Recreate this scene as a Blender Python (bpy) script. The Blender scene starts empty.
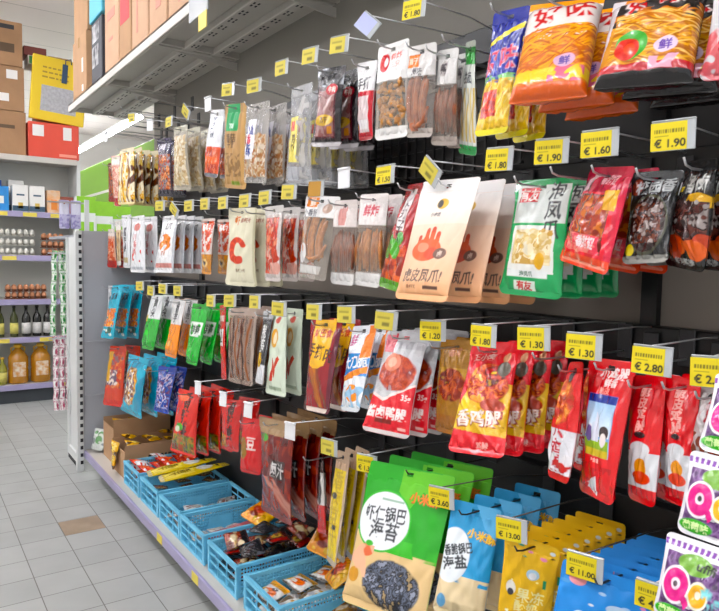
import bpy, math, random
import numpy as np
from mathutils import Matrix, Vector, Euler
PI = math.pi
scn = bpy.context.scene
COL = scn.collection
rng = np.random.default_rng(7)
random.seed(7)
EYE = 1.45
F_PX = 660.0

# ------------------------------------------------------------------ colour
def lin(c):
    c = c.lstrip('#')
    v = [int(c[i:i+2], 16)/255 for i in (0, 2, 4)]
    return [x/12.92 if x <= .04045 else ((x+.055)/1.055)**2.4 for x in v]

# ------------------------------------------------------------------ materials
MATS = {}
def mat(name, col='#888888', rough=.5, metal=0., spec=.5, noise=0., nscale=20., bump=0., bscale=60., col2=None, emit=None, estr=0., coat=0.):
    if name in MATS: return MATS[name]
    m = bpy.data.materials.new(name); m.use_nodes = True
    nt = m.node_tree; b = nt.nodes['Principled BSDF']
    b.inputs['Base Color'].default_value = (*lin(col), 1)
    b.inputs['Roughness'].default_value = rough
    b.inputs['Metallic'].default_value = metal
    b.inputs['Specular IOR Level'].default_value = spec
    b.inputs['Coat Weight'].default_value = coat
    tc = nt.nodes.new('ShaderNodeTexCoord')
    if noise > 0:
        n = nt.nodes.new('ShaderNodeTexNoise'); n.inputs['Scale'].default_value = nscale; n.inputs['Detail'].default_value = 5
        nt.links.new(tc.outputs['Object'], n.inputs['Vector'])
        r = nt.nodes.new('ShaderNodeValToRGB')
        c1 = lin(col); c2 = lin(col2) if col2 else [x*(1-noise) for x in c1]
        r.color_ramp.elements[0].position = .35; r.color_ramp.elements[1].position = .68
        r.color_ramp.elements[0].color = (*c2, 1); r.color_ramp.elements[1].color = (*c1, 1)
        nt.links.new(n.outputs['Fac'], r.inputs['Fac']); nt.links.new(r.outputs['Color'], b.inputs['Base Color'])
    if bump > 0:
        n = nt.nodes.new('ShaderNodeTexNoise'); n.inputs['Scale'].default_value = bscale; n.inputs['Detail'].default_value = 3
        nt.links.new(tc.outputs['Object'], n.inputs['Vector'])
        bp = nt.nodes.new('ShaderNodeBump'); bp.inputs['Strength'].default_value = bump; bp.inputs['Distance'].default_value = .006
        nt.links.new(n.outputs['Fac'], bp.inputs['Height']); nt.links.new(bp.outputs['Normal'], b.inputs['Normal'])
    if emit:
        b.inputs['Emission Color'].default_value = (*lin(emit), 1); b.inputs['Emission Strength'].default_value = estr
    MATS[name] = m
    return m

def film(name, rough=.25, metal=0., spec=.5, bump=.35, bscale=45., clear=False, coat=0.):
    """printed packaging: base colour from the mesh's printed colours; clear films let the bare parts show through"""
    if name in MATS: return MATS[name]
    m = mat(name, '#ffffff', rough, metal, spec, bump=bump, bscale=bscale, coat=coat)
    nt = m.node_tree; b = nt.nodes['Principled BSDF']
    a = nt.nodes.new('ShaderNodeAttribute'); a.attribute_name = 'print'
    hs = nt.nodes.new('ShaderNodeHueSaturation'); hs.inputs['Saturation'].default_value = 1.14
    nt.links.new(a.outputs['Color'], hs.inputs['Color']); nt.links.new(hs.outputs['Color'], b.inputs['Base Color'])
    if clear:
        out = nt.nodes['Material Output']
        t = nt.nodes.new('ShaderNodeBsdfTransparent'); t.inputs[0].default_value = (.97, .97, .97, 1)
        mx = nt.nodes.new('ShaderNodeMixShader')
        nt.links.new(a.outputs['Alpha'], mx.inputs[0]); nt.links.new(t.outputs[0], mx.inputs[1]); nt.links.new(b.outputs[0], mx.inputs[2])
        nt.links.new(mx.outputs[0], out.inputs['Surface'])
    return m

M_GLOSS = film('glossy printed film', .2, bump=.4, coat=.5)
M_MATTE = film('matte printed film', .5, bump=.2, bscale=25)
M_FOIL = film('foil printed film', .27, .12, bump=.5, bscale=60, coat=.4)
M_CLEAR = film('clear printed film', .16, bump=.6, bscale=55, clear=True)
M_CARD = film('printed card', .6, bump=.05)
M_WIRE = mat('chromed wire', '#c9c9cb', .3, .85)
M_DARKWIRE = mat('dark plated wire', '#55504c', .35, .8)
M_PLATE = mat('hook back plate', '#2a2a2c', .5)
M_TAG = mat('clear tag holder', '#b4b8ba', .12, spec=.7)
M_SHELF = mat('grey shelf paint', '#c6c1b8', .42, noise=.06, nscale=3)
M_LIP = mat('lavender price rail', '#a79fc2', .35, noise=.1, nscale=6)
M_UP = mat('upright paint', '#d4d6d4', .4)
M_SLOT = mat('slot shadow hole', '#26262a', .8)
M_BACK = mat('back panel paint', '#877e74', .55, noise=.1, nscale=2)
M_BLACK = mat('black rail paint', '#0e0e0f', .4)
M_ENDP = mat('end panel paint', '#a9acb2', .45, noise=.06, nscale=2)
M_CRATE = mat('sky blue crate plastic', '#74cbee', .38, noise=.08, nscale=12)
M_KRAFT = mat('brown cardboard', '#b8906a', .8, noise=.12, nscale=7, bump=.1)
M_KRAFT2 = mat('pale cardboard', '#cba484', .8, noise=.1, nscale=7, bump=.1)
M_TAPE = mat('packing tape', '#b58e5e', .25)
M_PAPER = mat('white paper label', '#e6e4e0', .6)
M_INK = mat('dark print', '#2b2a2c', .6)

# ------------------------------------------------------------------ object helpers
def link(name, me, m=None, parent=None, loc=None):
    o = bpy.data.objects.new(name, me); COL.objects.link(o)
    if m is not None and me is not None:
        for x in (m if isinstance(m, (list, tuple)) else [m]): me.materials.append(x)
    if parent is not None: o.parent = parent
    if loc is not None: o.location = loc
    return o
def empty(name, loc=(0, 0, 0), rot=(0, 0, 0)):
    o = bpy.data.objects.new(name, None); COL.objects.link(o); o.empty_display_size = .02
    o.location = loc; o.rotation_euler = rot
    return o
def tag(o, label, cat, group=None, kind=None):
    o['label'] = label; o['category'] = cat
    if group: o['group'] = group
    if kind: o['kind'] = kind
    return o
def struct(name, mb, m):
    o = mb.build(name, m); o['kind'] = 'structure'; return o

class MB:
    """collects boxes, tubes and lathes into one mesh"""
    def __init__(s): s.v = []; s.f = []; s.mi = []; s.sm = []
    def add(s, vs, fs, mi=0, smooth=False):
        b = len(s.v); s.v += [tuple(v) for v in vs]; s.f += [tuple(b+i for i in f) for f in fs]
        s.mi += [mi]*len(fs); s.sm += [smooth]*len(fs); return s
    def box(s, lo, hi, mi=0, M=None, bev=0.):
        x0, y0, z0 = lo; x1, y1, z1 = hi
        if bev > 0:
            b = bev; vs = []; idx = {}
            for sx in (0, 1):
                for sy in (0, 1):
                    for sz in (0, 1):
                        X = (x0, x1)[sx]; Y = (y0, y1)[sy]; Z = (z0, z1)[sz]
                        ix = X+(b if sx == 0 else -b); iy = Y+(b if sy == 0 else -b); iz = Z+(b if sz == 0 else -b)
                        idx[sx, sy, sz] = len(vs); vs += [(X, iy, iz), (ix, Y, iz), (ix, iy, Z)]
            fs = []
            for a in (0, 1):
                q = [idx[a, 0, 0], idx[a, 1, 0], idx[a, 1, 1], idx[a, 0, 1]]; fs.append(q if a else q[::-1])
                q = [idx[0, a, 0]+1, idx[0, a, 1]+1, idx[1, a, 1]+1, idx[1, a, 0]+1]; fs.append(q if a else q[::-1])
                q = [idx[0, 0, a]+2, idx[1, 0, a]+2, idx[1, 1, a]+2, idx[0, 1, a]+2]; fs.append(q if a else q[::-1])
            def sg(*k): return idx[k]
            for a in (0, 1):
                for c in (0, 1):
                    i, j = sg(a, c, 0), sg(a, c, 1); fs.append([i, i+1, j+1, j] if a != c else [i, j, j+1, i+1])
                    i, j = sg(a, 0, c), sg(a, 1, c); fs.append([i, j, j+2, i+2] if a != c else [i, i+2, j+2, j])
                    i, j = sg(0, a, c), sg(1, a, c); fs.append([i+1, i+2, j+2, j+1] if a != c else [i+1, j+1, j+2, i+2])
            for k, i in idx.items():
                fs.append([i, i+1, i+2] if sum(k) % 2 == 1 else [i, i+2, i+1])
        else:
            vs = [(x0, y0, z0), (x1, y0, z0), (x1, y1, z0), (x0, y1, z0), (x0, y0, z1), (x1, y0, z1), (x1, y1, z1), (x0, y1, z1)]
            fs = [(3, 2, 1, 0), (4, 5, 6, 7), (0, 1, 5, 4), (1, 2, 6, 5), (2, 3, 7, 6), (3, 0, 4, 7)]
        if M is not None: vs = [tuple(M @ Vector(v)) for v in vs]
        return s.add(vs, fs, mi)
    def tube(s, pts, r, n=6, mi=0, cap=True):
        pts = [Vector(p) for p in pts]; vs = []; fs = []
        rr = r if isinstance(r, (list, tuple)) else [r]*len(pts)
        t0 = (pts[1]-pts[0]).normalized()
        u = t0.orthogonal().normalized()
        for i, p in enumerate(pts):
            a = pts[max(0, i-1)]; b = pts[min(len(pts)-1, i+1)]; t = (b-a).normalized()
            u = (u-t*u.dot(t)).normalized(); w = t.cross(u)
            for k in range(n):
                q = 2*PI*k/n; vs.append(p+(u*math.cos(q)+w*math.sin(q))*rr[i])
        for i in range(len(pts)-1):
            for k in range(n):
                a = i*n+k; b = i*n+(k+1) % n; fs.append((a, b, b+n, a+n))
        if cap:
            fs.append(tuple(range(n-1, -1, -1))); L = (len(pts)-1)*n; fs.append(tuple(L+k for k in range(n)))
        return s.add(vs, fs, mi, True)
    def lathe(s, prof, n=16, c=(0, 0, 0), mi=0):
        vs = []; fs = []
        for r, z in prof:
            for k in range(n):
                q = 2*PI*k/n; vs.append((c[0]+r*math.cos(q), c[1]+r*math.sin(q), c[2]+z))
        for i in range(len(prof)-1):
            for k in range(n):
                a = i*n+k; b = i*n+(k+1) % n; fs.append((a, b, b+n, a+n))
        fs.append(tuple(range(n-1, -1, -1))); L = (len(prof)-1)*n; fs.append(tuple(L+k for k in range(n)))
        return s.add(vs, fs, mi, True)
    def mesh(s, name='m'):
        me = bpy.data.meshes.new(name); me.from_pydata(s.v, [], s.f)
        me.polygons.foreach_set('material_index', s.mi); me.polygons.foreach_set('use_smooth', s.sm); me.update()
        return me
    def build(s, name, m, parent=None, loc=None): return link(name, s.mesh(name), m, parent, loc)

# ------------------------------------------------------------------ lettering rasters
_GL = {}
def glyphs(text, bold=.02):
    """the outline of some lettering as a soft coverage grid, rows from bottom to top"""
    if text in _GL: return _GL[text]
    c = bpy.data.curves.new('lettering', 'FONT'); c.body = text; c.size = 1; c.offset = bold; c.resolution_u = 3; c.space_line = .95
    o = bpy.data.objects.new('lettering', c); COL.objects.link(o)
    ev = o.evaluated_get(bpy.context.evaluated_depsgraph_get()); me = ev.to_mesh()
    me.calc_loop_triangles()
    v = np.array([x.co[:2] for x in me.vertices]); t = np.array([x.vertices[:] for x in me.loop_triangles])
    ev.to_mesh_clear(); bpy.data.objects.remove(o); bpy.data.curves.remove(c)
    lo, hi = v.min(0), v.max(0); S = 40.
    W, H = int((hi[0]-lo[0])*S)+3, int((hi[1]-lo[1])*S)+3
    g = np.zeros((H, W)); v = (v-lo)*S+1
    for a, b, d in v[t]:
        x0, y0 = np.floor(np.minimum(np.minimum(a, b), d)).astype(int); x1, y1 = np.ceil(np.maximum(np.maximum(a, b), d)).astype(int)
        X, Y = np.meshgrid(np.arange(x0, x1+1), np.arange(y0, y1+1))
        def e(p, q): return (q[0]-p[0])*(Y-p[1])-(q[1]-p[1])*(X-p[0])
        w0, w1, w2 = e(a, b), e(b, d), e(d, a)
        ok = ((w0 >= -.3) & (w1 >= -.3) & (w2 >= -.3)) | ((w0 <= .3) & (w1 <= .3) & (w2 <= .3))
        sub = g[y0:y1+1, x0:x1+1]; sub[ok[:sub.shape[0], :sub.shape[1]]] = 1
    k = g.copy()                                                   # soften a little
    for ax in (0, 1): k = (np.roll(k, 1, ax)+2*k+np.roll(k, -1, ax))/4
    _GL[text] = k
    return k

# ------------------------------------------------------------------ printed artwork on a grid
class Art:
    def __init__(s, nu, nv, w, h, base, a=1.):
        s.w, s.h = w, h
        s.U, s.V = np.meshgrid(np.linspace(0, 1, nu), np.linspace(0, 1, nv))
        s.c = np.ones((nv, nu, 4)); s.c[..., :3] = lin(base); s.c[..., 3] = a
        s.su, s.sv = .6/nu, .6/nv
        s.r = np.random.default_rng(3)
    def put(s, m, col, a=1.):
        m = np.clip(m, 0, 1)[..., None]; t = np.array([*lin(col), a]); s.c = s.c*(1-m)+t*m; return s
    def _b(s, x, e, k): return np.clip((x-e)/(2*k)+.5, 0, 1)
    def rect(s, u0, v0, u1, v1, col, a=1., o=1.):
        m = s._b(s.U, u0, s.su)*(1-s._b(s.U, u1, s.su))*s._b(s.V, v0, s.sv)*(1-s._b(s.V, v1, s.sv)); return s.put(m*o, col, a)
    def ell(s, cu, cv, ru, rv, col, a=1., o=1.):
        d = np.sqrt(((s.U-cu)/ru)**2+((s.V-cv)/rv)**2); k = max(s.su/ru, s.sv/rv); return s.put((1-s._b(d, 1, k))*o, col, a)
    def vg(s, v0, v1, c0, c1, u0=-1, u1=2):
        t = np.clip((s.V-v0)/(v1-v0), 0, 1)[..., None]; cc = np.array(lin(c0))*(1-t)+np.array(lin(c1))*t
        m = ((s.V >= v0) & (s.V <= v1) & (s.U >= u0) & (s.U <= u1))[..., None]; s.c[..., :3] = np.where(m, cc, s.c[..., :3]); return s
    def poly(s, pts, col, a=1.):
        ins = np.zeros(s.U.shape, bool); n = len(pts)
        for i in range(n):
            (x1, y1), (x2, y2) = pts[i], pts[(i+1) % n]
            if y1 == y2: continue
            c = ((y1 > s.V) != (y2 > s.V)) & (s.U < (x2-x1)*(s.V-y1)/(y2-y1)+x1); ins ^= c
        return s.put(ins.astype(float), col, a)
    def noise(s, sc, seed):
        r = np.random.default_rng(seed); t = r.random()*6
        p = s.U*sc; q = s.V*sc*s.h/s.w; x = p*math.cos(t)-q*math.sin(t); y = p*math.sin(t)+q*math.cos(t)
        x = x+.35*np.sin(1.7*y+t); y = y+.35*np.sin(1.9*x+2*t); x = x-x.min(); y = y-y.min()
        g = r.random((int(y.max())+3, int(x.max())+3)); xi = x.astype(int); yi = y.astype(int); fx = x-xi; fy = y-yi
        fx = fx*fx*(3-2*fx); fy = fy*fy*(3-2*fy)
        return (g[yi, xi]*(1-fx)+g[yi, xi+1]*fx)*(1-fy)+(g[yi+1, xi]*(1-fx)+g[yi+1, xi+1]*fx)*fy
    def tex(s, box, cols, sc=8, seed=1, a=1., ell=False):
        """an uneven food texture that runs through several colours"""
        u0, v0, u1, v1 = box
        n = .55*s.noise(sc, seed)+.3*s.noise(sc*2.2, seed+1)+.15*s.noise(sc*4.7, seed+2)
        n = np.clip((n-.5)*2.3+.5, 0, .999)*len(cols)
        if ell: reg = 1-s._b(np.sqrt(((s.U-(u0+u1)/2)/((u1-u0)/2))**2+((s.V-(v0+v1)/2)/((v1-v0)/2))**2)+.12*(s.noise(6, seed+9)-.5), .97, .05)
        else: reg = s._b(s.U, u0, s.su)*(1-s._b(s.U, u1, s.su))*s._b(s.V, v0, s.sv)*(1-s._b(s.V, v1, s.sv))
        for i, cl in enumerate(cols): s.put(reg*np.clip((n-i)*2.5+.5, 0, 1), cl, a)
        return s
    def nz(s, box, col, sc=8, th=.55, seed=1, a=1., o=1., ell=False):
        u0, v0, u1, v1 = box; n = s.noise(sc, seed)
        if ell: reg = (((s.U-(u0+u1)/2)/((u1-u0)/2))**2+((s.V-(v0+v1)/2)/((v1-v0)/2))**2 < 1)
        else: reg = (s.U >= u0) & (s.U <= u1) & (s.V >= v0) & (s.V <= v1)
        return s.put(np.clip((n-th)/.08, 0, 1)*reg*o, col, a)
    def spots(s, n, box, ru, rv, cols, seed=1, a=1.):
        r = np.random.default_rng(seed); u0, v0, u1, v1 = box; k0 = 1.
        if n >= 14: s.tex(box, cols, .8/ru, seed, a); k0 = .34
        for i in range(n):
            k = k0*(.6+.8*r.random()); s.ell(u0+(u1-u0)*r.random(), v0+(v1-v0)*r.random(), ru*k, rv*k*(.6+.8*r.random()), cols[i % len(cols)], a)
        return s
    def strands(s, n, box, cols, wd=.012, amp=.05, tilt=.0, seed=1, vert=False, a=1.):
        r = np.random.default_rng(seed); u0, v0, u1, v1 = box
        for i in range(n):
            ph, fr, am, tl = r.random()*7, 5+6*r.random(), amp*(.4+r.random()), tilt+.25*(r.random()-.5)
            if vert: p = u0+(u1-u0)*(i+.5*r.random())/n; d = np.abs(s.U-(p+am*np.sin(fr*s.V+ph)+tl*(s.V-.5)*.3)); ww = wd
            else: p = v0+(v1-v0)*r.random(); d = np.abs(s.V-(p+am*np.sin(fr*s.U+ph)+tl*(s.U-.5))); ww = wd
            reg = (s.U > u0) & (s.U < u1) & (s.V > v0) & (s.V < v1)
            s.put(np.clip(1.3-d/ww, 0, 1)*reg, cols[i % len(cols)], a)
        return s
    def text(s, t, u, v, hf, col, rot=0., sx=1., o=1., vert=False):
        """lettering centred on (u, v), hf = height of one line as a share of the pack's height"""
        if vert: t = '\n'.join(t)
        g = glyphs(t); H, W = g.shape
        px = hf*s.h/30.                                            # metres per raster cell
        kb = int(min(9, s.h/s.V.shape[0]/px*.55))
        if kb >= 1:                                                # match the lettering to the fineness of the print
            g = np.pad(g, kb); H, W = g.shape; ke = np.ones(2*kb+1)/(2*kb+1)
            g = np.apply_along_axis(lambda r: np.convolve(r, ke, 'same'), 0, g); g = np.apply_along_axis(lambda r: np.convolve(r, ke, 'same'), 1, g); g = np.clip(g*1.35, 0, 1)
        X = (s.U-u)*s.w; Y = (s.V-v)*s.h; c, q = math.cos(rot), math.sin(rot)
        x = (X*c+Y*q)/px/sx+W/2; y = (-X*q+Y*c)/px+H/2
        xi = np.clip(x.astype(int), 0, W-2); yi = np.clip(y.astype(int), 0, H-2)
        fx = np.clip(x-xi, 0, 1); fy = np.clip(y-yi, 0, 1)
        m = (g[yi, xi]*(1-fx)+g[yi, xi+1]*fx)*(1-fy)+(g[yi+1, xi]*(1-fx)+g[yi+1, xi+1]*fx)*fy
        m *= (x > 0) & (x < W-1) & (y > 0) & (y < H-1)
        return s.put(m*o, col)

def grid_mesh(name, pos, col, keep=None, back=None):
    """pos, col: (nv, nu, 3/4) grids; back: optional second skin"""
    vs, fs, cs = [], [], []
    for P_, rev in ((pos, False), (back, True)):
        if P_ is None: continue
        nv, nu = P_.shape[:2]; b = len(vs)
        vs.extend(P_.reshape(-1, 3).tolist()); cs.append(col.reshape(-1, 4))
        j, i = np.meshgrid(np.arange(nv-1), np.arange(nu-1), indexing='ij')
        if keep is not None: sel = keep; j, i = j[sel], i[sel]
        a = (j*nu+i).ravel()+b
        q = np.stack([a, a+1, a+nu+1, a+nu], 1)
        if rev: q = q[:, ::-1]
        fs.extend(q.tolist())
    me = bpy.data.meshes.new(name); me.from_pydata(vs, [], fs)
    at = me.color_attributes.new('print', 'FLOAT_COLOR', 'POINT')
    at.data.foreach_set('color', np.concatenate(cs).astype(np.float32).ravel())
    me.polygons.foreach_set('use_smooth', [True]*len(me.polygons)); me.update()
    return me

DROP = .018
def bag_surface(w, h, T, nu, nv, shape='pillow', seed=0, crinkle=1.):
    r = np.random.default_rng(seed)
    U, V = np.meshgrid(np.linspace(0, 1, nu), np.linspace(0, 1, nv))
    a = np.abs(2*U-1)
    st, sb = (.1, .012) if shape == 'block' else (.1, .05)      # flat seals at top and bottom
    vv = np.clip((V-sb)/(1-st-sb), 0, 1)
    if shape == 'standup': pv = np.clip(vv/.10, 0, 1)**.5*(1-vv)**.7*1.25
    elif shape == 'block': pv = (1-np.abs(2*vv-1)**8)**.5; pv = np.clip(pv, 0, 1)
    elif shape == 'flat': pv = np.sin(PI*vv)**.35
    else: pv = (np.clip(1-np.abs(2*vv-1)**2.4, 0, 1))**.6
    pu = np.clip(1-a**(7 if shape == 'block' else 2.6), 0, 1)**.6
    th = T/2*pv*pu
    wr = np.zeros_like(U)
    for k in range(7):
        ph = r.random()*7; fu, fv = 3+14*r.random(), 3+16*r.random()
        wr += np.sin(fu*U*2+fv*V*2*(1 if k % 2 else -1)+ph)/7
    kT = min(T, .036)/.03*(.55 if shape == 'block' else 1)
    th = th*(1+(.22 if shape != 'block' else .06)*crinkle*wr)+.0012*crinkle*wr*np.clip(pv*pu*3, 0, 1)
    ds = np.minimum(np.abs(V-sb), np.abs(1-st-V))                 # gathers that run out from the seals
    ga = np.exp(-ds/.07)*((V > sb) & (V < 1-st)); f1, f2 = 9+8*r.random(), 17+9*r.random()
    th = th+.0022*crinkle*ga*(np.sin(U*f1*2+r.random()*6)+.6*np.sin(U*f2*2+r.random()*6))*kT
    sl = sum(np.exp(-((U*math.cos(q)+V*math.sin(q)-o)/.025)**2)*m for q, o, m in [(r.uniform(-1.2, 1.2), r.uniform(.2, .9), r.uniform(-1, 1)) for _ in range(6)])
    th = th+.0018*crinkle*sl*np.clip(pv*pu*2, 0, 1)*kT
    th = np.maximum(th, .0006)
    puck = 1-.075*np.clip(pv, 0, 1)*(T/.03 if shape == 'pillow' else .3)
    X = (U-.5)*w*puck
    rb, rt = (.004, .004) if shape == 'block' else (min(.016, w*.16), min(.008, w*.1))   # rounded corners
    hb, ht = V*h, (1-V)*h
    cut = np.where(hb < rb, rb-np.sqrt(np.clip(rb*rb-(rb-hb)**2, 0, None)), 0)+np.where(ht < rt, rt-np.sqrt(np.clip(rt*rt-(rt-ht)**2, 0, None)), 0)
    X = X*(1-2*cut/w)
    Z = DROP-h+V*h
    bend = .006*crinkle*np.sin(3*V+r.random()*6)*(U-.5)*2
    F = np.stack([X, -th+bend, Z], -1); B = np.stack([X, th+bend, Z], -1)
    return F, B

def res_for(P, w, h, q=1.6):
    zc = .568*P[0]+.82*P[1]-.07*(P[2]-EYE)
    k = F_PX/max(zc, .5)*q
    return int(min(150, max(12, w*k))), int(min(230, max(18, h*k)))

CAMR = [[0.82257, -0.56834, 0.019947], [-0.02345, -0.068946, -0.997345], [0.56818, 0.8199, -0.070041]]
# packs: hook x, y, z, turn, lean, tilt, width, height (metres, radians)
FIT = {
 'r1a': [1.13, 4.622, 2.023, 0.127, 0.072, 0.068, 0.139, 0.25],
 'r1b0': [1.11, 4.296, 2.045, 0.123, 0.056, 0.054, 0.176, 0.311],
 'r1b': [1.13, 4.128, 2.07, 0.185, -0.008, 0.013, 0.203, 0.335],
 'r1c': [1.13, 3.432, 2.036, 0.115, 0.06, 0.073, 0.185, 0.298],
 'r1d': [1.13, 3.192, 2.061, 0.065, 0.057, 0.054, 0.192, 0.307],
 'r1e': [1.13, 2.733, 2.061, -0.036, -0.053, 0.143, 0.162, 0.288],
 'r1f': [1.13, 2.542, 2.052, 0.097, 0.063, 0.111, 0.17, 0.34],
 'r1g': [1.13, 2.338, 2.018, -0.032, 0.004, 0.096, 0.212, 0.301],
 'r1h': [1.13, 2.0, 2.017, -0.037, 0.018, 0.095, 0.18, 0.329],
 'r1i': [1.13, 1.811, 2.034, 0.145, -0.009, 0.094, 0.146, 0.246],
 'r1j': [1.13, 1.615, 2.007, -0.045, 0.062, 0.097, 0.097, 0.223],
 'r1k': [1.13, 1.491, 2.03, 0.14, -0.003, 0.001, 0.123, 0.262],
 'r1l': [1.13, 1.366, 1.994, 0.011, 0.07, 0.111, 0.119, 0.236],
 'r1m': [1.15, 1.288, 1.967, 0.028, 0.107, 0.143, 0.1, 0.238],
 'r1n': [1.17, 1.228, 1.975, -0.43, 0.081, 0.238, 0.149, 0.275],
 'r1o': [1.14, 1.07, 2.001, 0.151, -0.182, 0.035, 0.095, 0.291],
 'r1p': [1.14, 0.918, 1.977, 0.496, -0.547, 0.021, 0.149, 0.273],
 'r1q': [1.14, 0.711, 1.923, 0.405, -0.509, 0.04, 0.161, 0.211],
 'r1r': [1.14, 0.553, 1.894, 0.307, -0.189, 0.089, 0.105, 0.162],
 'r2a': [1.13, 4.704, 1.595, 0.188, 0.036, 0.036, 0.17, 0.252],
 'r2b': [1.13, 4.359, 1.64, 0.069, 0.005, -0.035, 0.151, 0.279],
 'r2b2': [1.13, 4.143, 1.672, 0.032, 0.007, 0.009, 0.168, 0.322],
 'r2c': [1.13, 3.896, 1.656, 0.091, -0.017, -0.01, 0.204, 0.327],
 'r2d': [1.13, 3.34, 1.635, 0.135, -0.151, -0.023, 0.194, 0.294],
 'r2e': [1.13, 2.832, 1.6, 0.005, -0.032, 0.003, 0.141, 0.25],
 'r2f': [1.13, 2.469, 1.628, 0.287, -0.009, 0.017, 0.182, 0.314],
 'r2g': [1.13, 2.194, 1.621, -0.021, -0.012, -0.005, 0.146, 0.277],
 'r2h': [1.13, 1.855, 1.635, 0.1, -0.108, 0.071, 0.224, 0.273],
 'r2h2': [1.14, 1.73, 1.615, 0.021, -0.021, 0.03, 0.125, 0.265],
 'r2h3': [1.14, 1.581, 1.624, -0.013, -0.056, 0.033, 0.134, 0.273],
 'r2i': [1.13, 1.386, 1.636, -0.335, -0.219, 0.07, 0.146, 0.291],
 'r2j': [1.11, 1.225, 1.633, 0.038, -0.305, 0.004, 0.194, 0.311],
 'r2k': [1.17, 0.983, 1.617, 0.041, -0.102, 0.038, 0.163, 0.262],
 'r2l': [1.13, 0.791, 1.62, -0.51, -0.21, 0.131, 0.201, 0.201],
 'r2m': [1.14, 0.698, 1.605, 0.111, -0.257, -0.023, 0.092, 0.176],
 'r2n': [1.13, 0.611, 1.614, -0.825, -0.068, 0.112, 0.298, 0.189],
 'r3a': [1.13, 4.76, 1.225, 0.178, -0.05, -0.044, 0.178, 0.301],
 'r3b': [1.13, 4.349, 1.237, 0.159, -0.245, -0.053, 0.189, 0.348],
 'r3c': [1.13, 3.553, 1.217, 0.044, -0.21, -0.041, 0.175, 0.298],
 'r3d': [1.13, 3.207, 1.216, 0.016, -0.18, -0.04, 0.175, 0.291],
 'r3e': [1.13, 2.925, 1.21, 0.071, -0.173, -0.021, 0.145, 0.282],
 'r3f': [1.13, 2.661, 1.223, -0.129, -0.006, -0.09, 0.158, 0.318],
 'r3g': [1.13, 2.463, 1.225, 0.104, -0.06, -0.053, 0.208, 0.308],
 'r3h': [1.13, 2.234, 1.23, -0.106, -0.157, -0.064, 0.151, 0.274],
 'r3i': [1.13, 2.136, 1.245, -0.09, -0.087, -0.076, 0.166, 0.314],
 'r3j': [1.13, 1.819, 1.234, 0.074, -0.184, -0.081, 0.195, 0.3],
 'r3k': [1.13, 1.604, 1.235, -0.11, -0.26, -0.15, 0.154, 0.258],
 'r3l': [1.13, 1.4, 1.237, 0.297, -0.375, -0.01, 0.148, 0.285],
 'r3m': [1.17, 1.242, 1.23, -0.138, -0.101, -0.096, 0.153, 0.243],
 'r3n': [1.13, 1.075, 1.242, 0.231, -0.465, -0.111, 0.137, 0.263],
 'r3p': [1.13, 0.849, 1.231, -0.558, -0.175, -0.138, 0.128, 0.243],
 'r3q': [1.13, 0.765, 1.247, -0.33, -0.155, -0.079, 0.124, 0.269],
 'r3r': [1.14, 0.694, 1.225, -0.366, -0.109, -0.131, 0.077, 0.234],
 'r3r2': [1.14, 0.629, 1.233, -0.196, -0.096, -0.104, 0.062, 0.225],
 'r3s': [1.14, 0.57, 1.227, -0.212, -0.181, -0.077, 0.069, 0.134],
 'r4a': [1.13, 4.352, 0.843, 0.249, -0.157, -0.08, 0.252, 0.384],
 'r4b': [1.13, 3.909, 0.835, 0.069, -0.15, -0.026, 0.342, 0.344],
 'r4b2': [1.2, 3.597, 0.812, 0.227, -0.195, -0.036, 0.175, 0.253],
 'r4c': [1.13, 3.072, 0.779, 0.113, -0.145, -0.072, 0.248, 0.306],
 'r4d': [1.13, 2.564, 0.83, 0.111, -0.09, -0.109, 0.162, 0.211],
 'r4e': [1.13, 2.36, 0.792, 0.203, -0.11, -0.084, 0.127, 0.216],
 'r4f': [1.13, 2.156, 0.831, -0.001, -0.048, -0.102, 0.306, 0.36],
 'r4g': [1.15, 1.859, 0.779, -0.302, -0.057, -0.239, 0.141, 0.261],
 'r4h': [1.12, 1.69, 0.83, -0.253, -0.156, -0.155, 0.133, 0.342],
 'r4i': [1.09, 1.321, 0.885, 0.306, -0.419, -0.045, 0.262, 0.367],
 'r4j': [1.13, 1.118, 0.844, 0.535, -0.369, 0.06, 0.123, 0.262],
 'r4k': [1.13, 0.943, 0.822, 0.425, 0.065, 0.094, 0.123, 0.272],
 'r4l': [1.11, 0.743, 0.834, 0.812, -0.31, 0.156, 0.168, 0.213],
 's0': [0.99, 0.456, 1.263, 0.256, -0.01, 0.081, 0.073, 0.116],
 's1': [0.98, 0.464, 1.146, -0.003, -0.38, -0.002, 0.087, 0.122],
 's2': [0.97, 0.487, 1.009, -0.085, -0.37, -0.063, 0.109, 0.118],
}
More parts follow.
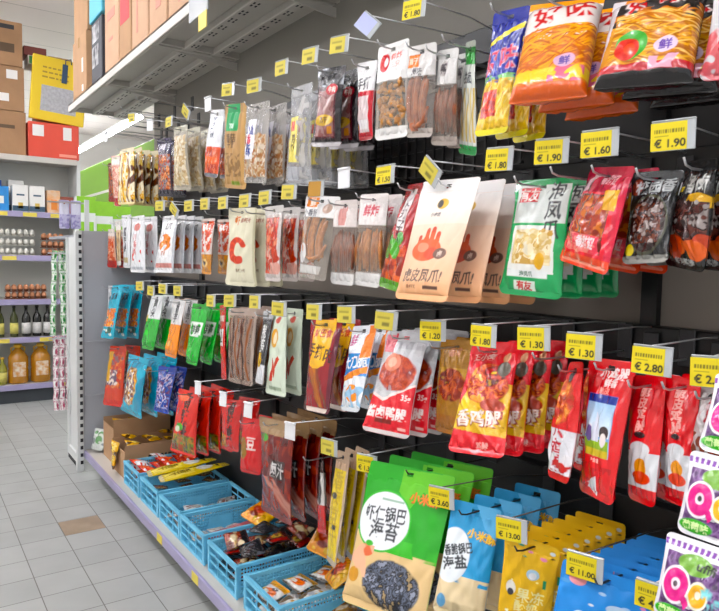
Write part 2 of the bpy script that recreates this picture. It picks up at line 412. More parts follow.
# price tags: row, y, z, what is printed
TAGS = [('r1', 3.495, 2.123, 'w'),
 ('r1', 3.197, 2.092, ''),
 ('r1', 2.965, 2.1, 't'),
 ('r1', 2.702, 2.089, 'w'),
 ('r1', 2.494, 2.107, ''),
 ('r1', 2.258, 2.075, ''),
 ('r1', 2.045, 2.092, ''),
 ('r1', 1.854, 2.087, ''),
 ('r1', 1.684, 2.079, ''),
 ('r1', 1.542, 2.098, 'l'),
 ('r1', 1.337, 2.081, '1.80'),
 ('r1', 4.395, 2.187, 'w'),
 ('r1', 3.821, 2.212, ''),
 ('r2', 3.334, 1.697, ''),
 ('r2', 3.125, 1.667, 't'),
 ('r2', 2.924, 1.675, ''),
 ('r2', 2.731, 1.673, ''),
 ('r2', 2.537, 1.666, ''),
 ('r2', 2.328, 1.661, ''),
 ('r2', 2.16, 1.662, ''),
 ('r2', 1.981, 1.67, ''),
 ('r2', 1.804, 1.667, 'b'),
 ('r2', 1.645, 1.687, 'w'),
 ('r2', 1.443, 1.677, '1.50'),
 ('r2', 1.258, 1.668, 't'),
 ('r2', 1.029, 1.672, '1.80'),
 ('r2', 0.888, 1.672, '1.90'),
 ('r2', 0.777, 1.673, '1.60'),
 ('r2', 0.634, 1.668, '1.90'),
 ('r3', 3.68, 1.278, ''),
 ('r3', 3.484, 1.261, ''),
 ('r3', 3.289, 1.281, ''),
 ('r3', 3.069, 1.282, ''),
 ('r3', 2.66, 1.26, ''),
 ('r3', 2.462, 1.273, ''),
 ('r3', 2.234, 1.283, ''),
 ('r3', 2.043, 1.271, ''),
 ('r3', 1.805, 1.279, ''),
 ('r3', 1.62, 1.285, ''),
 ('r3', 1.424, 1.284, ''),
 ('r3', 1.232, 1.276, '1.20'),
 ('r3', 1.059, 1.282, '1.80'),
 ('r3', 0.915, 1.292, '1.30'),
 ('r3', 0.792, 1.29, '1.30'),
 ('r3', 0.651, 1.282, '2.80'),
 ('r3', 0.543, 1.278, '2.80'),
 ('r4', 2.807, 0.861, 'w'),
 ('r4', 2.526, 0.863, 'w'),
 ('r4', 2.286, 0.866, 'w'),
 ('r4', 1.953, 0.86, 'w'),
 ('r4', 1.702, 0.865, ''),
 ('r4', 1.5, 0.868, '1.30'),
 ('r4', 1.183, 0.869, '3.60'),
 ('r4', 0.956, 0.869, '13.00'),
 ('r4', 0.768, 0.862, '11.00'),
 ('r4', 0.621, 0.866, '4.50')]
# ------------------------------------------------------------------ bags on hooks
ROWZ = {'r1': 2.055, 'r2': 1.63, 'r3': 1.235, 'r4': .825}
ORD = ['front one', 'second', 'third', 'fourth', 'fifth', 'sixth', 'seventh']
def clump(mode, w, h, T, seed, m, parent, name='filling', zlo=.1, zhi=.68):
    """food seen through the clear part of a bag"""
    r = random.Random(seed); mb = MB(); z0 = DROP-h+zlo*h; z1 = DROP-h+zhi*h
    if mode == 'sausages':
        for i in range(5):
            x = (-.36+.72*i/4)*w; pts = []
            for k in range(9):
                t = k/8; pts.append((x*.75+w*.12*math.sin(PI*t)*(-1), (i % 2-.5)*T*.2, z1+(z0-z1)*t+.012*math.sin(t*3+i)))
            mb.tube(pts, [.004]+[.0085]*7+[.004], 7)
        mb.tube([(-w*.3, -.003, z0+.01), (-w*.05, -.006, z0-.002), (w*.2, -.005, z0+.012), (w*.33, -.003, z0+.05)], [.004, .008, .008, .004], 7)
    elif mode == 'sticks':
        for i in range(9):
            x = (-.4+.8*i/8)*w; tl = r.uniform(-.15, .15)*w
            mb.tube([(x, r.uniform(-.3, .3)*T*.5, z1-r.random()*.02), (x+tl*.5, r.uniform(-.4, 0)*T*.5, (z0+z1)/2), (x+tl*.6, r.uniform(-.3, .3)*T*.5, z0+r.random()*.02)], [.003, .0075, .004], 6)
    else:                                                        # nuggets
        for i in range(70):
            x = r.uniform(-.38, .38)*w; z = r.uniform(z0, z1); y = r.uniform(-.5, .5)*T*.5; a = r.random()*6; l = .012
            mb.tube([(x-l*math.cos(a), y, z-l*math.sin(a)), (x, y-.002, z), (x+l*math.cos(a), y, z+l*math.sin(a))], [.0035, .0075, .0035], 6)
    return mb.build(name, m, parent)

ALLBAGS = []                                                     # (id, hook y, hook z) of every occupied hook
def hang(k, sp):
    x0, y, z, yaw, pit, rol, w, h = FIT[k]
    y = min(y, sp.get('ymax', 9)); yaw = max(-.6, min(yaw, .55))
    w = min(w, sp.get('wmax', .36)); n = sp['n']; T = sp.get('T', .032); dx = sp.get('dx', .07)
    w *= sp.get('ws', 1.)
    if n > 1: dx = min(dx, (1.372-x0)/(n-1))
    m = sp.get('mat', M_GLOSS); shape = sp.get('shape', 'pillow')
    nu, nv = res_for((x0, y, z), w, h)
    A = Art(nu, nv, w, h, sp['base'], sp.get('alpha', 1.)); sp['art'](A)
    F, B = bag_surface(w, h, T, nu, nv, shape, hash_(k), sp.get('crinkle', 1.))
    root = empty(sp.get('name', 'snack_pouch'))
    # split the skin: top seal, body, bottom seal
    jt = max(2, min(nv-2, int(nv*.9))); jb = max(1, int(nv*.05))
    hole = np.ones((nv-1, nu-1), bool)
    X = F[..., 0]; Z = F[..., 2]
    cx0, cx1 = np.minimum(X[:-1, :-1], X[1:, :-1]), np.maximum(X[:-1, 1:], X[1:, 1:]); cz0, cz1 = Z[:-1, :-1], Z[1:, :-1]
    hole &= ~((cx1 > -.008) & (cx0 < .008) & (cz1 > -.004) & (cz0 < .005))
    def piece(nm, j0, j1, par):
        me = grid_mesh(nm, F[j0:j1+1], A.c[j0:j1+1], hole[j0:j1], B[j0:j1+1])
        return link(nm, me, m, par)
    body = piece('pouch' if 'bag' not in root.name else 'bag_body', jb, jt, root)
    piece('top_seal', jt, nv-1, root); piece('bottom_seal', 0, jb, root)
    if 'fill' in sp:
        md, c1, c2, zl, zh = sp['fill']
        clump(md, w, h, T, hash_(k), mat('food '+k, c1, .3, noise=.4, nscale=60, col2=c2, coat=.4), root, 'filling', zl, zh)
    if 'extra' in sp: sp['extra'](root, w, h, T)
    kids = list(root.children)
    lean = sp.get('lean', .75)
    for i in range(n):
        if i == 0: o = root
        else:
            o = root.copy(); COL.objects.link(o)
            for c in kids:
                d = c.copy(); COL.objects.link(d); d.parent = o
        f = lean**i; j = random.uniform(-1, 1) if i else 0
        o.location = (x0+i*dx, y+.004*j, z); o.rotation_euler = (pit*f+.01*j, rol*(.6**i)+sp.get('fan', .025)*j, -PI/2+yaw*(.9**i)+.03*j)
        lab = sp['desc']+((', '+(ORD[i]+' on its hook' if i < n-1 or n == 2 and i == 0 else 'rearmost on its hook')) if n > 1 else '')
        tag(o, lab, sp.get('cat', 'snack pouch'), sp.get('group', None) or (sp['desc'] if n > 1 else None))
    ALLBAGS.append([k, y, z, x0, x0+(n-1)*dx])
def hash_(k): return sum(ord(c)*(i*7+3) for i, c in enumerate(k)) % 9973

# ---- artwork, pack by pack
def a_dots(cols, n=40, ru=.08, rv=.04, box=(.05, .1, .95, .85), seed=1):
    return lambda A: A.spots(n, box, ru, rv, cols, seed)
def a_r1a(A): A.rect(0, .8, 1, 1, '#7d1f1d').spots(14, (.1, .15, .9, .75), .2, .05, ['#8f2a22', '#b36a4a', '#5d1512'], 2)
def a_r1b0(A): A.rect(0, 0, 1, .16, '#b3181c').spots(30, (.1, .2, .9, .8), .12, .05, ['#d9a79a', '#c9776a', '#e9d0bc'], 3).rect(.1, .82, .9, .97, '#efe6df')
def a_r1b(A):
    A.tex((0, 0, 1, 1), ['#c98a2c', '#e6c878', '#f0e0b4', '#dca43a', '#f3e8cc'], 4, 5).strands(7, (.05, .03, .95, .92), ['#6a3414', '#f4ead0', '#8a4a1a', '#e8b440', '#f4ead0'], .05, .06, 0, 4, True)
    A.rect(0, .93, 1, 1, '#efe6cc').nz((0, .02, 1, .9), '#5a2a12', 5, .66, 8).rect(0, 0, 1, .04, '#e8d8a8')
def a_r1c(A):
    A.rect(0, .72, 1, 1, '#35304a').spots(50, (.05, .08, .95, .72), .13, .05, ['#c2623a', '#e0a079', '#3a2f33', '#8e8a92', '#a53c28'], 5).rect(0, 0, 1, .12, '#2b2836').text('卤香', .5, .85, .09, '#c9c4cc')
def a_r1d(A):
    A.spots(60, (.08, .08, .92, .85), .16, .05, ['#d8c7a4', '#e7dcc4', '#b99d75', '#cbb58f'], 6, .92).rect(.05, .9, .95, 1, '#dedbc8', .8)
def a_r1e(A):
    A.rect(0, 0, 1, .45, '#d9512f').spots(16, (.1, .05, .9, .4), .14, .04, ['#e8866a', '#b8331f'], 7).rect(.1, .2, .9, .3, '#ef7b57')
    for q in (.62, .7, .78, .86): A.text('麻辣', .5, q, .06, '#5f6574')
    A.rect(0, 0, 1, .06, '#6b6d75')
def a_r1f(A):
    A.rect(.14, .68, .72, 1, '#1f9a58').text('700', .42, .74, .06, '#d9efe0').text('香菇', .4, .6, .08, '#4b3420', o=.9).text('干货', .4, .52, .06, '#4b3420', o=.9)
    A.nz((.1, .14, .9, .42), '#8c6d4a', 14, .45, 8).rect(.35, .04, .75, .09, '#8ea04a').rect(.84, 0, 1, 1, '#c7a06d')
def a_r1g(A):
    A.spots(40, (.1, .08, .95, .6), .14, .07, ['#cfb593', '#b3835c', '#e3d3bd', '#a9744f'], 9, .9)
    A.poly([(.12, .3), (.5, .3), (.6, .8), (.24, .8)], '#e9e8ee').text('小鱼', .33, .68, .1, '#2c3c84', -.15).text('香', .31, .55, .1, '#c4304a').text('酥', .3, .42, .12, '#2c3c84', -.15)
def a_r1h(A):
    A.rect(.05, .9, .95, 1, '#d0d0d2', .5).poly([(.12, .22), (.52, .22), (.58, .68), (.2, .68)], '#e5d67c').rect(.24, .54, .4, .64, '#c83a2c').text('腐竹', .38, .42, .07, '#57481e', vert=True).poly([(.1, .03), (.5, .03), (.54, .17), (.12, .17)], '#c6c7cc', .8)
    A.nz((.5, .05, .95, .88), '#c9c6c2', 7, .6, 11, .7)
def a_r1i(A):
    A.rect(0, 0, 1, .06, '#b9b4b6').rect(.1, .1, .86, .74, '#4d1420').rect(.16, .13, .8, .7, '#94706c').nz((.16, .13, .8, .7), '#7b4a48', 9, .5, 12).rect(0, .8, 1, 1, '#17171c').nz((0, .76, 1, 1), '#c9cdd4', 5, .6, 13)
    A.ell(.68, .71, .2, .07, '#b3202c').text('牛肉', .68, .71, .06, '#e8c9c0').ell(.46, .33, .34, .07, '#c9a032').text('风干', .46, .33, .06, '#3a1a14').rect(.6, .16, .76, .25, '#c9822f')
def a_r1j(A):
    A.rect(0, 0, 1, .62, '#c4303a').rect(.14, .1, .86, .56, '#d8c6c6').rect(.2, .14, .8, .26, '#e6dfdf').text('手撕', .5, .72, .12, '#3b3840').rect(0, 0, 1, .04, '#a3242c')
def a_r1k(A):
    A.rect(0, .6, 1, 1, '#eeecea').ell(.3, .8, .17, .1, '#c8373a').ell(.36, .8, .08, .05, '#eeecea').text('鲜炸', .66, .85, .06, '#d77a72', .1).text('三只', .66, .76, .05, '#d9b0aa', .1)
    A.rect(0, 0, 1, .12, '#e7e5e2').rect(0, .12, .05, .6, '#d5cfc8', .6).rect(.95, .12, 1, .6, '#d5cfc8', .6)
def a_r1l(A):
    A.rect(0, .66, 1, 1, '#d8d5d2').rect(.05, .76, .5, .9, '#d9783a').text('香干', .28, .83, .06, '#f3d6bd').text('卤味', .45, .71, .07, '#5d5a5c').rect(0, 0, 1, .1, '#c8beb6', .8).ell(.35, .12, .16, .05, '#c98a72')
def a_r1m(A):
    A.rect(0, .64, 1, 1, '#d9d7d4').ell(.45, .8, .2, .08, '#b9b2ae').text('鸭', .45, .8, .09, '#4a4446').rect(0, 0, 1, .1, '#c3b7ae', .7)
def a_r1n(A):
    A.rect(0, .8, 1, .95, '#3f9a47').rect(0, .95, 1, 1, '#cfd6c9').text('拉面', .6, .69, .08, '#2d3340').rect(0, 0, 1, .09, '#3fa15a').strands(8, (.2, .12, 1, .6), ['#e4cf8e', '#d4b86a', '#f0e4bc'], .04, .05, 0, 5, True)
def a_r1o(A):
    A.rect(0, .62, 1, 1, '#27328a').poly([(0, .7), (1, .82), (1, .87), (0, .74)], '#ddc93a').rect(0, .44, 1, .68, '#2f3d9e')
    A.text('好味', .5, .58, .16, '#e6c3cc', .12, .8).text('好味', .5, .58, .15, '#c73850', .12, .8).nz((0, .36, 1, .46), '#77b56a', 8, .4, 3)
    A.rect(0, .04, 1, .4, '#d8b043').strands(16, (0, .05, 1, .42), ['#efd37b', '#c3902b', '#e8c35a'], .02, .06, .15, 4).spots(20, (.1, .14, .6, .34), .1, .035, ['#c9392b', '#e0523a', '#a72a22'], 6).rect(0, 0, 1, .05, '#d9cf3c')
def a_r1p(A):
    A.rect(0, .92, 1, 1, '#ef9a2c').rect(0, .58, 1, .93, '#e8dcd6').rect(0, 0, 1, .6, '#d9801f')
    A.nz((0, .5, 1, .66), '#e8dcd6', 6, .5, 4).strands(60, (0, .16, 1, .62), ['#ec9a35', '#c9661a', '#f0b055', '#b9560f'], .012, .06, .2, 5)
    A.text('好味', .55, .76, .155, '#c22a2c', .16, 1.1).text('辣条', .3, .87, .05, '#cf5a4a').rect(.0, .1, 1, .2, '#e8c334').nz((.5, .07, .95, .2), '#d9748a', 11, .5, 6).rect(0, 0, 1, .08, '#dd5e1c').ell(.68, .26, .14, .06, '#cfa8c0').text('鲜', .68, .26, .06, '#5b4a8e')
def a_r1q(A):
    A.rect(0, 0, 1, 1, '#1c1817').rect(0, .72, 1, 1, '#2a2423').rect(0, .9, .5, 1, '#dc7a26').nz((0, .6, 1, .85), '#241f1f', 9, .4, 8).nz((0, .55, 1, .75), '#c46a22', 10, .45, 9)
    A.rect(0, .14, 1, .58, '#cb8a38').strands(55, (.12, .14, 1, .7), ['#e0a850', '#b96c22', '#eec27a', '#a3591c'], .011, .06, -.1, 5)
    A.text('好味', .52, .84, .185, '#e8d9d6', .14, 1.1).text('好味', .52, .84, .165, '#c62a2e', .14, 1.1).rect(.0, .07, 1, .14, '#b4262c').rect(0, 0, 1, .075, '#171313').nz((.55, .08, .95, .19), '#dda3b4', 12, .5, 6).ell(.34, .34, .17, .16, '#4aa044').ell(.3, .3, .13, .12, '#cf2f24').ell(.33, .3, .06, .06, '#e2553d').ell(.7, .3, .12, .08, '#d8c2d2').text('鲜', .7, .3, .08, '#64479a')
    A.poly([(0, .2), (.03, .2), (.07, .5), (.14, 1), (0, 1)], '#c9c3c6')
def a_r1r(A): A.nz((0, 0, 1, .6), '#cf6f74', 7, .45, 2).text('辣', .4, .4, .2, '#b02a30')
def a_r2a(A): A.rect(0, 0, 1, .2, '#a8251d').spots(26, (.1, .2, .9, .75), .16, .06, ['#c9643f', '#b03a26', '#e0a78c'], 3).rect(0, .82, 1, 1, '#d9cfc6')
def a_r2b(A): A.strands(7, (.1, .1, .9, .75), ['#9a6a3c', '#c9a373', '#6b4526', '#ddc9a4'], .05, .04, 0, 4, True).rect(0, .8, 1, 1, '#e4e0da').rect(0, 0, 1, .1, '#d9d3ca')
def a_r2b2(A): A.text('蟹味棒', .5, .52, .13, '#2f3138', vert=True).rect(.2, .1, .8, .2, '#c9b58a')
def a_r2c(A): A.ell(.55, .8, .22, .07, '#d98f88').text('川香鸡', .45, .5, .1, '#c0392f', vert=True, o=.75).nz((.25, .18, .85, .4), '#d9493a', 8, .5, 4).rect(.1, .05, .9, .1, '#b9bcc2')
def a_r2d(A):
    A.ell(.5, .52, .36, .15, '#e7843a').nz((.15, .3, .9, .7), '#eeedec', 6, .62, 3).text('凤爪', .55, .8, .1, '#5a565a').text('藤椒', .5, .33, .06, '#b0705a').rect(.08, .08, .95, .16, '#c98a84').rect(0, 0, .08, 1, '#c9cbd0').rect(.92, 0, 1, 1, '#c9cbd0')
def a_r2e(A):
    A.rect(0, 0, 1, .36, '#c98639').rect(0, .36, 1, 1, '#dcd0c8').spots(22, (.05, .4, .95, .95), .2, .06, ['#c9402c', '#e0765c', '#efe4de'], 5).ell(.5, .2, .3, .08, '#e2c188').ell(.5, .2, .16, .04, '#4f3418')
def a_r2f(A):
    A.text('虾', .38, .84, .09, '#d9773a').text('鲜虾片', .68, .84, .05, '#a06a58')
    pts = [(.3+.24*math.cos(t), .46+.13*math.sin(t)) for t in np.linspace(.5, 5.0, 20)]
    for i, (a, b) in enumerate(pts): A.ell(a+.14, b, .08+.06*(i/19), .03+.02*i/19, '#c33a26' if i % 3 else '#d9614a')
    A.text('香辣大虾', .55, .2, .035, '#8a7a60').rect(.94, 0, 1, 1, '#c9c3a4')
def a_r2g(A):
    A.rect(.08, .46, .92, .86, '#c9b8b0').spots(28, (.1, .42, .9, .84), .17, .05, ['#c4402c', '#a52a20', '#dd8a70'], 3).rect(.08, .1, .92, .42, '#c95a48').spots(12, (.2, .14, .8, .38), .2, .06, ['#dda79a', '#b8402f'], 4).rect(0, .88, 1, 1, '#dcd8d4')
def a_r2h(A):
    A.rect(0, .74, 1, 1, '#eeecea').rect(.08, .86, .42, .98, '#dd8238').text('鲜', .25, .92, .08, '#f4e6d8').text('小香肠', .25, .79, .07, '#55555a').ell(.72, .85, .13, .06, '#c4a99a').rect(.06, .05, .2, .72, '#d8cfc6', .45).rect(.1, .06, .7, .16, '#e4e2de', .75).ell(.16, .3, .14, .12, '#efeeec', .8)
def a_r2h2(A):
    A.rect(0, .68, 1, 1, '#e6dcd8').text('小肠', .5, .84, .09, '#c67a70', vert=True).rect(0, 0, 1, .14, '#e0dedb', .85).rect(.3, .7, .6, .9, '#d39a94')
def a_r2h3(A):
    A.rect(0, .66, 1, 1, '#e3dcd9').text('鲜炸', .5, .82, .1, '#cf6a72').rect(0, 0, 1, .15, '#e2e0dd', .85)
def a_r2i(A):
    A.rect(0, .45, 1, 1, '#a32126').rect(.35, .55, .75, .95, '#d9d2d0').text('辣子', .55, .66, .12, '#4c3a3c', vert=True).spots(22, (.05, .08, .95, .42), .2, .06, ['#c74a2e', '#d8683f', '#8e2d1e'], 4).spots(10, (.0, .32, .7, .5), .16, .05, ['#52a836', '#3d8f2d'], 5).rect(0, 0, 1, .09, '#5b9a34')
def a_r2j(A):
    A.vg(0, .78, '#efb78c', '#f2dccb').vg(.62, .9, '#f2ddcd', '#f4f1ee').rect(0, .9, 1, 1, '#f2f0ee')
    A.ell(.5, .79, .1, .045, '#dcb35c').ell(.46, .79, .05, .035, '#4a4440').text('小卤匠', .43, .7, .028, '#6b6460')
    for i, (a, b) in enumerate([(.28, .5), (.4, .56), (.5, .57), (.6, .53)]):                                   # a chicken foot in a red drawing
        A.poly([(a-.05, .4), (a+.05, .4), (a+.035, b), (a-.035, b)], '#dd6d52'); A.ell(a, b, .035, .025, '#c9523c')
    A.ell(.45, .4, .27, .095, '#df7357').ell(.38, .42, .1, .04, '#e99a80').ell(.56, .37, .13, .05, '#d05a44').ell(.72, .37, .11, .045, '#6e4f44').text('卤', .72, .37, .04, '#d9c3b4')
    A.text('虎皮凤爪!', .5, .19, .085, '#4c3b38', .0, .95).text('香卤不辣', .34, .1, .022, '#a06e55').rect(.56, .085, .84, .11, '#5a3d32')
def a_r2k(A):
    A.rect(0, 0, 1, .3, '#1f9a55').rect(.06, .62, .98, .95, '#d6dbd6').rect(0, .95, 1, 1, '#1f8f4c').rect(0, .3, .06, .95, '#22a05a')
    A.rect(.12, .8, .48, .93, '#cc3438').text('有友', .3, .865, .09, '#f0dcd6').poly([(.1, .22), (.88, .2), (.86, .6), (.12, .6)], '#e2e3dd').text('泡凤爪', .78, .73, .125, '#23262a', vert=True)
    A.spots(30, (.16, .27, .82, .56), .13, .065, ['#e3cf9e', '#d2b578', '#efe2c0', '#c09a58'], 4).ell(.66, .3, .08, .07, '#d9a52f').rect(.1, .16, .8, .22, '#e4e6e4').text('泡凤爪', .45, .19, .035, '#4a6a5a').rect(.25, .05, .6, .13, '#d8e4d8').text('有友', .42, .09, .06, '#c03a3a')
def a_r2l(A):
    A.rect(0, .74, 1, 1, '#b81f3d').poly([(.02, .72), (.2, .76), (.36, .93), (.2, .93)], '#e7c8cc').text('香甜翅', .62, .87, .08, '#e8b9bf')
    A.rect(.08, .12, .92, .74, '#e0404a').rect(.14, .16, .86, .72, '#6f2a22').spots(46, (.16, .3, .84, .7), .12, .07, ['#b3442c', '#8e2f22', '#d07a4a', '#a3381f'], 5)
    A.poly([(.72, .58), (.92, .58), (.92, .78), (.66, .76)], '#e3ab3f').spots(14, (.15, .15, .8, .32), .13, .035, ['#ef8f8a', '#e4626e'], 6).text('香甜翅', .55, .25, .09, '#f6dfe2').rect(0, 0, 1, .12, '#e25a48').rect(.05, .03, .95, .06, '#f0a08c')
def a_r2m(A):
    A.rect(0, .68, 1, 1, '#17191b').ell(.16, .82, .12, .1, '#8e3b2c').text('校园香', .55, .82, .13, '#cfd2d2', .05, .8).ell(.5, .4, .44, .32, '#4a4a3c').ell(.5, .4, .4, .29, '#2a1a17').spots(26, (.2, .2, .8, .62), .13, .06, ['#4a251d', '#6a3a2c', '#2b1412', '#8c7f7a'], 5).ell(.16, .14, .1, .06, '#d9c22f').rect(0, 0, 1, .08, '#8c8b84')
def a_r2n(A):
    A.rect(0, .62, 1, 1, '#141516').text('香卤', .62, .78, .14, '#b9b9b4').ell(.75, .62, .3, .08, '#c99a28').spots(34, (.05, .22, .98, .62), .13, .07, ['#46211d', '#5d352e', '#2b1614', '#8e8582'], 4).rect(0, .12, 1, .24, '#151516').spots(10, (.05, .15, .95, .28), .16, .06, ['#cf5a26', '#b23b1f'], 5).text('绝味鸭脖', .55, .07, .05, '#9c9c98').rect(.1, .7, .3, .75, '#d0b83a')
def a_r3a(A): A.text('鱼豆腐', .5, .55, .12, '#34363c', vert=True).ell(.5, .84, .25, .06, '#c9c4c0').rect(.1, .05, .9, .12, '#c9cbd0')
def a_r3b(A): A.text('蟹黄', .55, .78, .1, '#164a5a').spots(30, (.1, .22, .9, .55), .15, .05, ['#e0813a', '#c95c26', '#efa765', '#1d7f96'], 6).spots(6, (.1, .08, .8, .2), .12, .03, ['#1c5a4a', '#d9e2d8'], 7)
def a_r3c(A): A.rect(0, 0, 1, .56, '#1fa02d').rect(0, .56, 1, 1, '#dcdedf').text('笋尖', .5, .76, .13, '#3a3d42', vert=True).ell(.4, .3, .2, .05, '#47bd4a').rect(0, .5, .2, .62, '#cfae3c')
def a_r3d(A): A.rect(0, 0, 1, .56, '#ee8a24').rect(0, .56, 1, 1, '#dddcdb').text('香芋', .5, .76, .13, '#44464a', vert=True).ell(.42, .22, .22, .05, '#f2b878').rect(0, .52, .2, .6, '#d8b64a')
def a_r3e(A): A.rect(.12, .46, .9, .7, '#e4ece4').text('鲜笋', .5, .58, .12, '#25472a').nz((.1, .44, .9, .72), '#24a533', 6, .62, 4).text('泡椒', .45, .24, .06, '#77d27a').rect(0, .92, 1, 1, '#159021')
def a_r3f(A): A.rect(.15, .45, .85, .68, '#dedad6').text('豆', .5, .57, .12, '#3c3030').rect(.1, .78, .9, .86, '#e6c9c2').rect(0, 0, 1, .08, '#d43b30')
def a_r3g(A): A.rect(0, .9, 1, 1, '#b9a79c', .9).strands(6, (.08, .06, .92, .86), ['#6a3a26', '#4a2418', '#8b5a40'], .05, .05, 0, 8, True, .95).rect(0, 0, .06, 1, '#c4b5aa', .7).rect(.94, 0, 1, 1, '#c4b5aa', .7)
def a_r3h(A): A.rect(0, .25, 1, .9, '#2e2e33').rect(0, 0, 1, .26, '#e4e4e6').text('脆笋', .55, .62, .15, '#e7e6e4', vert=True).ell(.4, .32, .34, .1, '#d3a52f').rect(0, .9, 1, 1, '#c9cbce')
def a_r3i(A):
    A.ell(.45, .66, .24, .11, '#d9a042').ell(.5, .66, .13, .07, '#f0e2c4').poly([(.28, .16), (.42, .16), (.5, .36), (.46, .44)], '#c23a26').poly([(.44, .3), (.5, .2), (.78, .42), (.7, .46)], '#c9452e').ell(.5, .87, .16, .04, '#c9675a').rect(.2, .06, .8, .1, '#9aa890')
def a_r3j(A):
    A.rect(0, 0, 1, 1, '#8e2028').poly([(.16, .5), (.35, .44), (.72, .5), (.82, .7), (.82, 1), (.16, 1)], '#eeb416').text('好巴食', .5, .85, .075, '#c4432a').text('手撕肉', .5, .64, .12, '#3c1712', -.15)
    A.strands(7, (.05, .06, .95, .46), ['#a35a2c', '#c47c42', '#7d3a1c'], .06, .03, -1.1, 4).rect(0, 0, 1, .05, '#d9cbc0').rect(.0, 0, .1, .5, '#4a2a26').rect(.9, 0, 1, .9, '#5e2230')
def a_r3k(A):
    A.rect(0, .4, 1, .66, '#2f7fc0').text('大刀脆', .5, .56, .12, '#f2f2f0', .1).text('鲜', .25, .82, .12, '#b93a7a').poly([(.7, .6), (1, .62), (1, 1), (.75, 1)], '#ea8136').poly([(0, .3), (1, .44), (1, .52), (0, .38)], '#e98a3a').ell(.6, .2, .3, .1, '#ee9238').nz((0, .05, 1, .28), '#9fc4de', 7, .55, 6)
def a_r3l(A):
    A.rect(0, .4, 1, 1, '#b9b9bb').poly([(0, .36), (.35, .3), (1, .48), (1, 0), (0, 0)], '#dd2f38').poly([(0, .36), (.35, .3), (1, .48), (1, .5), (.34, .33), (0, .39)], '#f0dcd6')
    A.tex((.08, .4, .94, .76), ['#8c2f24', '#a8402e', '#c05a44', '#9c3828'], 6, 4, ell=True).ell(.36, .68, .2, .09, '#d78b76').ell(.36, .68, .11, .05, '#e5b09a').rect(.04, .78, .28, .96, '#d87f86').nz((.04, .76, .3, .98), '#c8434e', 7, .5, 3).rect(.35, .82, 1, .9, '#a9a9ac')
    A.text('酱卤鸭腿', .46, .2, .09, '#f5e9e6').text('35g', .85, .35, .055, '#f5dad6').rect(.25, .1, .62, .14, '#7e2018').rect(.75, .06, .92, .085, '#f0b9b4').rect(0, 0, 1, .04, '#c9c3c2')
def a_r3m(A):
    A.rect(0, .45, 1, .7, '#c29032').tex((.1, .34, .9, .7), ['#6e2012', '#9e3a20', '#c05a2e', '#8e2f1c'], 5, 5, ell=True).text('香鸡', .5, .87, .08, '#c98a6a').rect(0, 0, 1, .2, '#a86a22')
def a_r3n(A):
    A.rect(0, .55, 1, 1, '#d72c33').text('王小卤', .35, .87, .06, '#f0c4bd').poly([(0, .2), (.1, .5), (.28, .66), (1, .62), (1, .15)], '#ddae2c').nz((0, .2, .6, .6), '#efcf5a', 5, .5, 4)
    A.tex((.14, .42, .94, .8), ['#5a160c', '#b8361c', '#dd6a2e', '#a82a18', '#ee9a4a'], 5, 5, ell=True).ell(.72, .42, .22, .06, '#b03a1e')
    A.text('香鸡腿', .5, .3, .12, '#8e1a1e', .05).text('香鸡腿', .49, .305, .11, '#f3e2d8', .05).rect(0, 0, 1, .17, '#dc2b33').text('鸡腿', .62, .08, .045, '#f0b4ac').ell(.82, .86, .07, .05, '#d9a584').ell(.82, .75, .12, .07, '#5a5348').rect(.6, .7, .7, .72, '#e8c35c')
def a_r3p(A):
    A.rect(0, .06, 1, .42, '#dcdbe0').text('小鸡腿', .5, .26, .1, '#b9303a', vert=True).tex((.14, .45, .86, .86), ['#a83a1c', '#c8502c', '#e0814a', '#eaa66a'], 4, 4, ell=True).ell(.5, .88, .14, .06, '#3c3436').spots(6, (.1, .02, .9, .2), .15, .04, ['#c93432', '#e3dfe2'], 5)
def a_r3q(A):
    A.rect(.14, .3, .82, .74, '#8ab4dc').rect(.14, .68, .82, .74, '#2b3c8c').vg(.44, .68, '#dfe9f0', '#a9c9e6', .16, .8).rect(.16, .3, .8, .42, '#8aa83c').rect(.16, .3, .8, .35, '#c9b03c')
    A.spots(4, (.25, .42, .5, .5), .07, .05, ['#e7e2e6', '#d9a5b0', '#6a5a8c', '#c9d2e0'], 3).ell(.66, .47, .1, .05, '#3a2c2c').ell(.66, .42, .07, .05, '#e7dcd6').poly([(.36, .4), (.56, .4), (.52, .6), (.46, .56), (.42, .62)], '#d6d8e6').text('鲜香', .6, .83, .05, '#f2d9d6', .05).text('小鸡腿', .6, .9, .07, '#f6e6e4', .05).text('脆皮', .5, .77, .04, '#ef9a92').text('净含量', .5, .27, .025, '#f3b3ac').poly([(.2, .08), (.55, .02), (.55, .16)], '#cfd0d4').nz((0, 0, 1, .24), '#b8151c', 10, .6, 4)
def a_r3r(A):
    A.rect(0, .12, 1, .4, '#d4d5d8').ell(.5, .42, .3, .06, '#d9dadd').ell(.55, .28, .2, .07, '#e0912f').ell(.55, .2, .3, .05, '#d84a34').text('脆皮鸡腿', .5, .74, .075, '#f4b6b0', vert=True).ell(.5, .53, .16, .025, '#2a2224').rect(0, 0, 1, .12, '#cf1d22')
def a_r3s(A): A.ell(.35, .62, .2, .14, '#dcd9da').rect(.45, .3, .9, .85, '#c9b0b2').text('牛板筋', .66, .58, .17, '#a8303c', vert=True).nz((0, 0, 1, .4), '#7d3a2a', 7, .5, 3)
def a_r4a(A): A.spots(30, (.1, .3, .9, .85), .18, .07, ['#c75a3c', '#d98a5e', '#b8342c', '#7d5a5c'], 5).spots(14, (.15, .35, .7, .6), .14, .05, ['#5d4a62', '#e3d3c8'], 6).rect(0, 0, 1, .1, '#c8403a').rect(0, .4, .3, .9, '#d0a03c')
